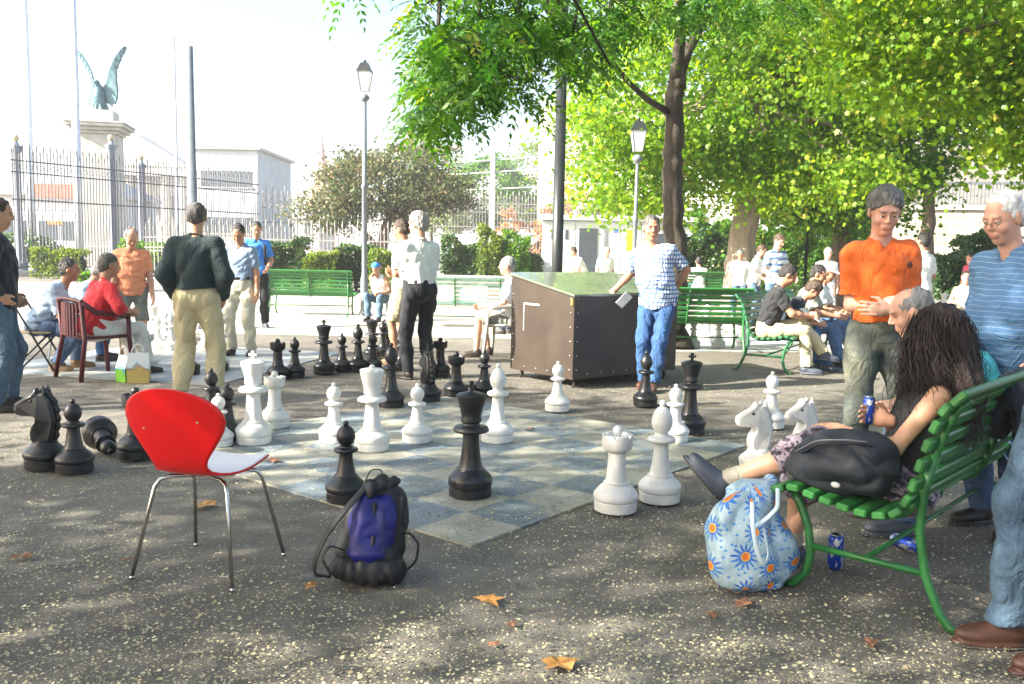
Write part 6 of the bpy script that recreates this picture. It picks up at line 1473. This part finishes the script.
x, y = spot(419, Z=9.35); person("grey haired man in a pale shirt and black trousers with folded arms", x, y, 38, 1.76, .008, head=(22, 10), hands=CROSS, elbow=CROSSE, hdir=CROSSD, palm=CROSSP, feet={-1: (-.10, .06, .085), 1: (.11, -.02, .085)}, shirt='offwhite', sleeve=.85, untuck=0, trousers='blacktrousers', shoe='dark', hair='grey', hstyle='full', seed=11, belly=.05, bulk=1.05, wr=.008)
person("seated man in a white shirt and grey shorts beside the locker", C11[0] + .02, C11[1], 84, 1.74, .010, pel=(0, -.04, .53), bend=6, head=(8, 4), hands={-1: (-.16, .30, .68), 1: (.12, .36, .66)}, feet={-1: (-.13, .42, .085), 1: (.12, .30, .085)}, shirt='white', sleeve=.75, untuck=.06, trousers='shorts_grey', tlen=.9, shoe='sandal', hair='grey', hstyle='crop', skin='skin_pink', seed=12)
x, y = spot(655, Z=9.0); hx = np.array([*LP(.62, .05, 0)[:2]]) 
PR = rad(163); loc_ = np.array([x, y]); dv = hx - loc_; lx = dv[0] * math.cos(PR) + dv[1] * math.sin(PR); ly = -dv[0] * math.sin(PR) + dv[1] * math.cos(PR)
print('plaid hand local', lx, ly)
person("man in a checked shirt and blue jeans leaning on the games locker", x, y, 163, 1.77, .008, pel=(-.02, 0, .96), lean=9, twist=-6, head=(20, 6), hands={1: (lx * .99, ly, .995), -1: (-.16, -.16, 1.0)}, hdir={1: (.8, .3, -.5)}, palm={1: (0, -.2, -1)}, elbow={1: (.2, -1, -.6), -1: (-1, -.3, 0)}, feet={-1: (-.02, .16, .085), 1: (.10, -.06, .085)}, shirt='plaid', sleeve=.8, untuck=.13, trousers='denim_bright', shoe='brownshoe', hair='darkgrey', hstyle='short', skin='skin_tan', seed=13, belly=.04, bulk=1.04, wr=.007)
o = MB().box((0, 0, 0), (.10, .004, .15), bev=.001).build("paper_sheet", M('paper_white', (.75, .76, .78), .6)); q = at(624, 300, 8.75); o.location = q; o.rotation_euler = (rad(25), rad(35), rad(30)); tag(o, "folded white paper held against the locker by the leaning man", "paper")
# readers on the bench
def seatB5(u, v=.33): q_ = onB5(u, v); return q_[0], q_[1]
rB5 = math.degrees(B5ang)
x, y = seatB5(.12); person("reader in a black T-shirt and khaki trousers with crossed legs", x, y, rB5 + 18, 1.76, .008, pel=(0, -.06, .53), bend=16, head=(0, 34), neckf=16, hands={-1: (.0, .42, .70), 1: (.08, .44, .68)}, elbow={-1: (-.8, -.6, -.5), 1: (.8, -.6, -.5)}, feet={-1: (-.05, .62, .24), 1: (.10, .42, .085)}, knee={-1: (0, .6, 1), 1: (0, 1, .6)}, feetpitch=(-6, 0), shirt='black', sleeve=.7, untuck=.05, trousers='sand', shoe='trainer', hair='dark', skin='skin_tan', seed=14, wr=.008)
o = MB().box((0, 0, 0), (.20, .28, .006), bev=.001).build("newspaper", M('newsprint', (.60, .62, .62), .7, .1, 30)); q = onB5(.28, -.10, .70); o.location = q; o.rotation_euler = (rad(-30), 0, rad(rB5)); tag(o, "open pale newspaper on the lap of the black shirted reader", "newspaper")
x, y = seatB5(.62, .34); person("brown haired reader in a dark top slumped over crossed arms", x, y, rB5 + 10, 1.62, .010, pel=(0, 0, .51), bend=28, head=(0, 45), neckf=30, hands={-1: (-.02, .40, .66), 1: (.10, .46, .62)}, feet={-1: (-.1, .50, .085), 1: (.12, .60, .085)}, shirt='navy', sleeve=.7, untuck=.05, trousers='denim_bright', shoe='trainer', hair='brown', hstyle='full', skin='skin_tan', seed=15)
x, y = seatB5(1.22, .30); person("dark haired man in a grey green shirt sitting on the crowded bench", x, y, rB5 + 4, 1.76, .010, pel=(0, 0, .52), bend=18, head=(0, 22), neckf=14, hands={-1: (-.05, .50, .66), 1: (.10, .50, .64)}, feet={-1: (-.1, .52, .085), 1: (.12, .58, .085)}, shirt='greygreen', sleeve=.8, untuck=.05, trousers='denim', shoe='dark', hair='dark', skin='skin_tan', seed=16)
x, y = seatB5(1.98, .30); r_, inf = person("man in a white cap and pale grey shirt at the end of the crowded bench", x, y, rB5, 1.76, .010, pel=(0, 0, .52), bend=14, head=(0, 20), neckf=12, hands={-1: (-.1, .45, .66), 1: (.1, .45, .64)}, feet={-1: (-.1, .52, .085), 1: (.14, .60, .085)}, shirt='offwhite', sleeve=.75, untuck=.05, trousers='denim', shoe='dark', hair='grey', skin='skin_tan', seed=17); cap(r_, inf, 'white')
# orange polo
x, y = spot(880, Z=5.1); r_, inf = person("man in a bright orange polo shirt and worn jeans with folded arms", x, y, 177, 1.78, .006, lean=2.5, head=(-6, 24), neckf=18, hands=CROSS, elbow=CROSSE, hdir=CROSSD, palm=CROSSP, feet={-1: (-.13, .02, .085), 1: (.13, 0, .085)}, shirt='orange', sleeve=.82, untuck=0, trousers='denim_worn', shoe='dark', hair='midgrey', hstyle='full', skin='skin_pink', belt='beltleather', seed=18, belly=.02, bulk=.90, wr=.006, ease=.010)
MB().sph((-.085, .165, 1.36), (.016, .006, .02), 10).build("crest", M('crest_dark', (.12, .03, .02), .7), r_, True)
# old man
x, y = spot(1019, Z=4.45); r_, inf = person("white haired old man in a blue striped polo shirt looking down", x, y, 112, 1.74, .006, pel=(0, 0, .96), bend=10, head=(2, 20), neckf=28, hands={-1: (-.23, .11, .93), 1: (.23, .11, .93)}, elbow=POCKE, feet={-1: (-.12, .04, .085), 1: (.13, 0, .085)}, shirt='bluestripe', sleeve=.9, untuck=.10, trousers='denim', shoe='dark', hair='white', hstyle='short', skin='skin_pink', seed=19, belly=.08, bulk=1.0, wr=.007)
gl = MB(); h2 = inf['h2']
for i in (-1, 1):
    gl.tube([h2((i * .031 + .020 * math.cos(a), .105, .004 + .015 * math.sin(a))) for a in np.linspace(0, 6.283, 17)], .0012, 5, caps=False); gl.tube([h2((i * .052, .104, .008)), h2((i * .082, .06, .01)), h2((i * .086, -.005, .012))], .0013, 5)
gl.tube([h2((-.011, .106, .006)), h2((.011, .106, .006))], .0012, 5); gl.build("glasses", M('wire_gold', (.5, .45, .35), .3, metal=1), r_)
# jeans at the right edge
x, y = spot(1068, Z=2.98); person("standing person at the picture edge, only blue jeans and a brown shoe in view", x, y, 94, 1.82, .007, pel=(.0, -.10, .97), lean=0, feet={-1: (-.10, -.02, .085), 1: (.10, .04, .085)}, hands={-1: (-.22, -.20, .95), 1: (.22, -.2, .93)}, loose=1.08, toe=(4, -6), shirt='navy', sleeve=2, untuck=.05, trousers='denim_pale', shoe='brownshoe', hair='dark', seed=20, wr=.009)
# bald man on the bench
x, y = 2.45, 4.42; person("bald man in a turquoise top leaning forward on the far part of the bench", x, y, 84, 1.74, .007, pel=(0, -.02, .63), bend=42, head=(-10, 22), neckf=-6, curl={-1: 75, 1: 25}, hands={-1: (-.14, .46, .62), 1: (.16, .46, .62)}, feet={-1: (-.14, .46, .085), 1: (.16, .44, .085)}, shirt='cyan', sleeve=.9, untuck=.08, trousers='denim', shoe='trainer', hair='grey', hstyle='ring', skin='skin_pink', seed=21, bulk=1.08)
# jacket over the bench back
q = onB4(1.02, .66, .86); o = blob("jacket", [rc((-.22, 0, -.02), (.22, 0, .0), .05, .05, .03), rc((-.18, -.05, -.30), (.2, -.05, -.32), .04, .04, .04), el((0, -.05, -.16), (.25, .035, .17), k=.04), el((0, .05, -.12), (.24, .03, .14), k=.04)], .01, MATS['blackjacket'], None, wrinkle(.012, 16, 7), loc=tuple(q), rz=rzB); tag(o, "black jacket slung over the backrest of the nearest bench", "jacket")
# woman
def woman():
    x, y = onB4(.45, .36, 0)[:2]; s_ = .95
    root, I = person("woman with long dark curly hair sitting cross legged in a black top", x, y, 74, 1.66, .006, pel=(0, -.02, .475), bend=-12, head=(-38, 8), neckf=10, bulk=.93, mass=.86,
        hands={-1: (-.06, .27, .70), 1: (-.06, .07, .76)}, elbow={-1: (-.8, -.3, -.9), 1: (.9, -.2, -.9)}, hdir={1: (-.25, 1, .25)}, palm={1: (-1, -.1, 0), -1: (0, 0, -1)}, feet={-1: (-.10, .76, .44), 1: (.10, .44, .085)}, knee={-1: (-.1, .35, 1), 1: (0, .8, 1)}, toe=(2, -6), feetpitch=(48, 0),
        shirt='black', sleeve=0, untuck=.07, trousers=None, shoe='trainer', hair='auburn', hstyle='full', skin='skin', seed=22, coll=False, sock=True, wr=.006)
    s = I['s']; hp = I['P']; kn = I['kn']
    S = [el(hp + np.array((0, .02, .0)), (.185 * s, .145 * s, .115 * s), k=.05), cut((0, 0, .405), (0, 0, -1))]
    for i in (-1, 1):
        a = hp + np.array((i * .09, 0, -.02)) * s; k_ = kn[i]; S += [rc(a, k_, .115 * s, .085 * s, .07), rc(k_, k_ + (I['ank'][i] - k_) * .28, .085 * s, .088 * s, .05)]
    m1 = (kn[-1] + kn[1]) / 2; S += [rc(hp + np.array((0, .05, .02)), m1, .10, .07, .08), el(m1 + np.array((0, .0, -.09)), (.10, .08, .13), k=.05)]
    blob("skirt", S, .008, MATS['skirt'], root, wrinkle(.012, 19, 6))
    # curly hair strands
    r = np.random.default_rng(2); mb = MB(); h2 = I['h2']; HR = I['HR']; back = -HR[:, 1]; sd_ = HR[:, 0]
    for k in range(3000):
        th = r.uniform(-2.5, 2.5); el_ = r.uniform(-.1, 1.4)       # angle from the back of the head
        d = back * math.cos(th) * math.cos(el_) + sd_ * math.sin(th) * math.cos(el_) + HR[:, 2] * math.sin(el_); d /= np.linalg.norm(d)
        p0 = h2((0, -.012, .03)) + d * np.array([.088, .096, .096]).mean() * s
        if (p0 - h2((0, 0, 0))) @ HR[:, 1] > .075 * s: continue
        L = r.uniform(.28, .52); n = 18; out = d * 1.0; out[2] = 0; out = out / (np.linalg.norm(out) + .3) + .20 * r.normal(0, 1, 3); 
        t = np.linspace(0, 1, n)[:, None]; spread = (.030 + .062 * t ** .7) * (.55 + .7 * r.random())
        cen = p0 + out * spread - np.array([0, 0, 1.]) * (L * t) + back * .02 * t
        A = np.array([math.cos(k), math.sin(k), 0]); Bv = np.array([-math.sin(k), math.cos(k), 0]); ph = r.uniform(0, 6.28); w_ = r.uniform(.006, .016) * np.minimum(t * 3, 1); fq = r.uniform(12, 30)
        P = cen + A * w_ * np.cos(ph + t * fq) + Bv * w_ * np.sin(ph + t * fq)
        mb.tube(P, np.linspace(.0024, .0009, n), 3, caps=False)
    S2 = [el(h2((0, -.03, -.02)), np.array((.105, .10, .13)) * s, HR, .04), rc(h2((0, -.06, -.05)), h2((0, -.10, -.24)), .095 * s, .10 * s, .05)]
    blob("hair_mass", S2 + [sub(el(h2((0, .12, -.02)), np.array((.07, .09, .12)) * s, HR, .02))], .007, MATS['hair_auburn'], root, wrinkle(.009, 60, 3, (1, 1, .14)))
    mb.build("curls", MATS['hair_auburn'], root, True)
    # shoulder strap line
    return root, I
WR, WI = woman()
def held_can():
    wr_, s = WI['wrist'][1], WI['s']; q = wr_ + np.array((-.02, .085, .03)) ; a = math.radians(74); root = WR.location
    X = root[0] + q[0] * math.cos(a) - q[1] * math.sin(a); Y = root[1] + q[0] * math.sin(a) + q[1] * math.cos(a); can((X, Y), q[2] - .045, "small blue can held in the hand of the woman with curly hair", sc=.72)
held_can()
# standing people farther off
x, y = spot(919, Z=13); person("man in a white shirt seen from behind between the orange polo and the bushes", x, y, 30, 1.74, .011, hands={-1: (-.25, .22, 1.02), 1: (.24, .25, 1.05)}, shirt='white', sleeve=.8, untuck=.06, trousers='denim', hair='dark', skin='skin_tan', seed=23)
x, y = spot(773, Z=15.5); person("man in a banded grey and blue T-shirt standing behind the bench of readers", x, y, -150, 1.76, .012, head=(0, 26), hands={-1: (-.2, .25, 1.0), 1: (.2, .2, 1.0)}, shirt='tshirtband', sleeve=.75, trousers='denim_pale', hair='brown', skin='skin_pink', seed=24)
x, y = spot(752, Z=17.5); person("person in a white top standing beside the thick pale trunk", x, y, -120, 1.6, .013, head=(0, 30), bend=8, hands={-1: (-.2, .25, .9), 1: (.2, .3, 1.0)}, shirt='white', sleeve=.75, trousers='denim_pale', hair='brown', skin='skin_pink', seed=25)
x, y = spot(738, Z=18.6); person("person in a pale top partly hidden by the person in white near the trunk", x, y, 160, 1.5, .014, head=(0, 30), shirt='offwhite', sleeve=.75, trousers='denim_pale', hair='grey', skin='skin_tan', seed=26)
x, y = spot(700, Z=23.2); person("man in white seen from behind on the distant bench", x, y + .35, 0, 1.74, .014, pel=(0, 0, .53), bend=8, feet={-1: (-.12, .42, .085), 1: (.12, .42, .085)}, hands={-1: (-.15, .35, .65), 1: (.15, .35, .65)}, shirt='white', sleeve=.8, trousers='denim', hair='dark', seed=27)
x, y = spot(583, Z=20); person("person in a white top leaning sideways in front of the kiosk", x, y, 100, 1.55, .014, bend=25, head=(0, 20), hands={-1: (-.2, .35, .7), 1: (.2, .35, .8)}, shirt='white', sleeve=.75, trousers='whitetrousers', hair='brown', skin='skin_pink', seed=28)
x, y = spot(604, Z=20.5); person("second person in white standing next to the leaning one by the kiosk", x, y, -160, 1.5, .014, head=(0, 25), shirt='white', sleeve=.75, trousers='whitetrousers', hair='grey', skin='skin_pink', seed=29)
x, y = spot(824, Z=17); person("bareheaded person in white far behind the crowded bench", x, y, 180, 1.55, .014, head=(0, 20), shirt='white', sleeve=.75, trousers='whitetrousers', hair='grey', skin='skin_pink', seed=30)
x, y = spot(976, Z=19); person("bending person in a pink top near the dark bushes", x, y, 120, 1.6, .013, bend=35, head=(0, 10), hands={-1: (-.2, .4, .7), 1: (.2, .4, .8)}, shirt='pink', sleeve=.75, trousers='whitetrousers', hair='brown', skin='skin_pink', seed=31)
x, y = spot(962, Z=16.5); person("person in a pale vest sitting low near the old man", x, y, 160, 1.6, .013, pel=(0, 0, .5), bend=15, feet={-1: (-.12, .42, .085), 1: (.12, .42, .085)}, hands={-1: (-.15, .35, .65), 1: (.15, .35, .65)}, shirt='white', sleeve=0, trousers='shorts_grey', tlen=.8, hair='brown', skin='skin_pink', seed=32); stool(x, y, .4, "low stool under the person in the pale vest")
x, y = spot(965, Z=36); r_, inf = person("walker in dark clothes passing in front of the retaining wall", x, y, 60, 1.75, .018, shirt='navy', sleeve=2, trousers='denim', hair='dark', seed=33); 
x, y = spot(527, Z=14.5); person("half hidden sitter in a white shirt just behind the games locker", x, y, 60, 1.7, .013, pel=(0, 0, .53), bend=30, head=(0, 30), feet={-1: (-.12, .42, .085), 1: (.12, .42, .085)}, hands={-1: (-.15, .35, .65), 1: (.15, .35, .65)}, shirt='white', sleeve=.8, trousers='denim', hair='dark', skin='skin_tan', seed=34); stool(x, y, .43, "low stool hidden behind the games locker")

for o in bpy.data.objects:
    if o.get('label') and not (4 <= len(o['label'].split()) <= 16): print('LABEL LENGTH', o.name, len(o['label'].split()), o['label'])


hz = MB().box((0, 720, 12.5), (2000, 1640, 27)).build("haze", bpy.data.materials[0])
hm = bpy.data.materials.new('haze_air'); hm.use_nodes = True; ht = hm.node_tree; ht.nodes.clear(); hv = ht.nodes.new('ShaderNodeVolumePrincipled'); hv.inputs['Density'].default_value = HAZE; hv.inputs['Color'].default_value = (.93, .95, 1, 1); hv.inputs['Anisotropy'].default_value = .2
ho = ht.nodes.new('ShaderNodeOutputMaterial'); ht.links.new(hv.outputs[0], ho.inputs['Volume']); hz.data.materials.clear(); hz.data.materials.append(hm); tag(hz, "thin pale air fading the far buildings", "haze", kind="stuff")
scene.cycles.volume_bounces = 1
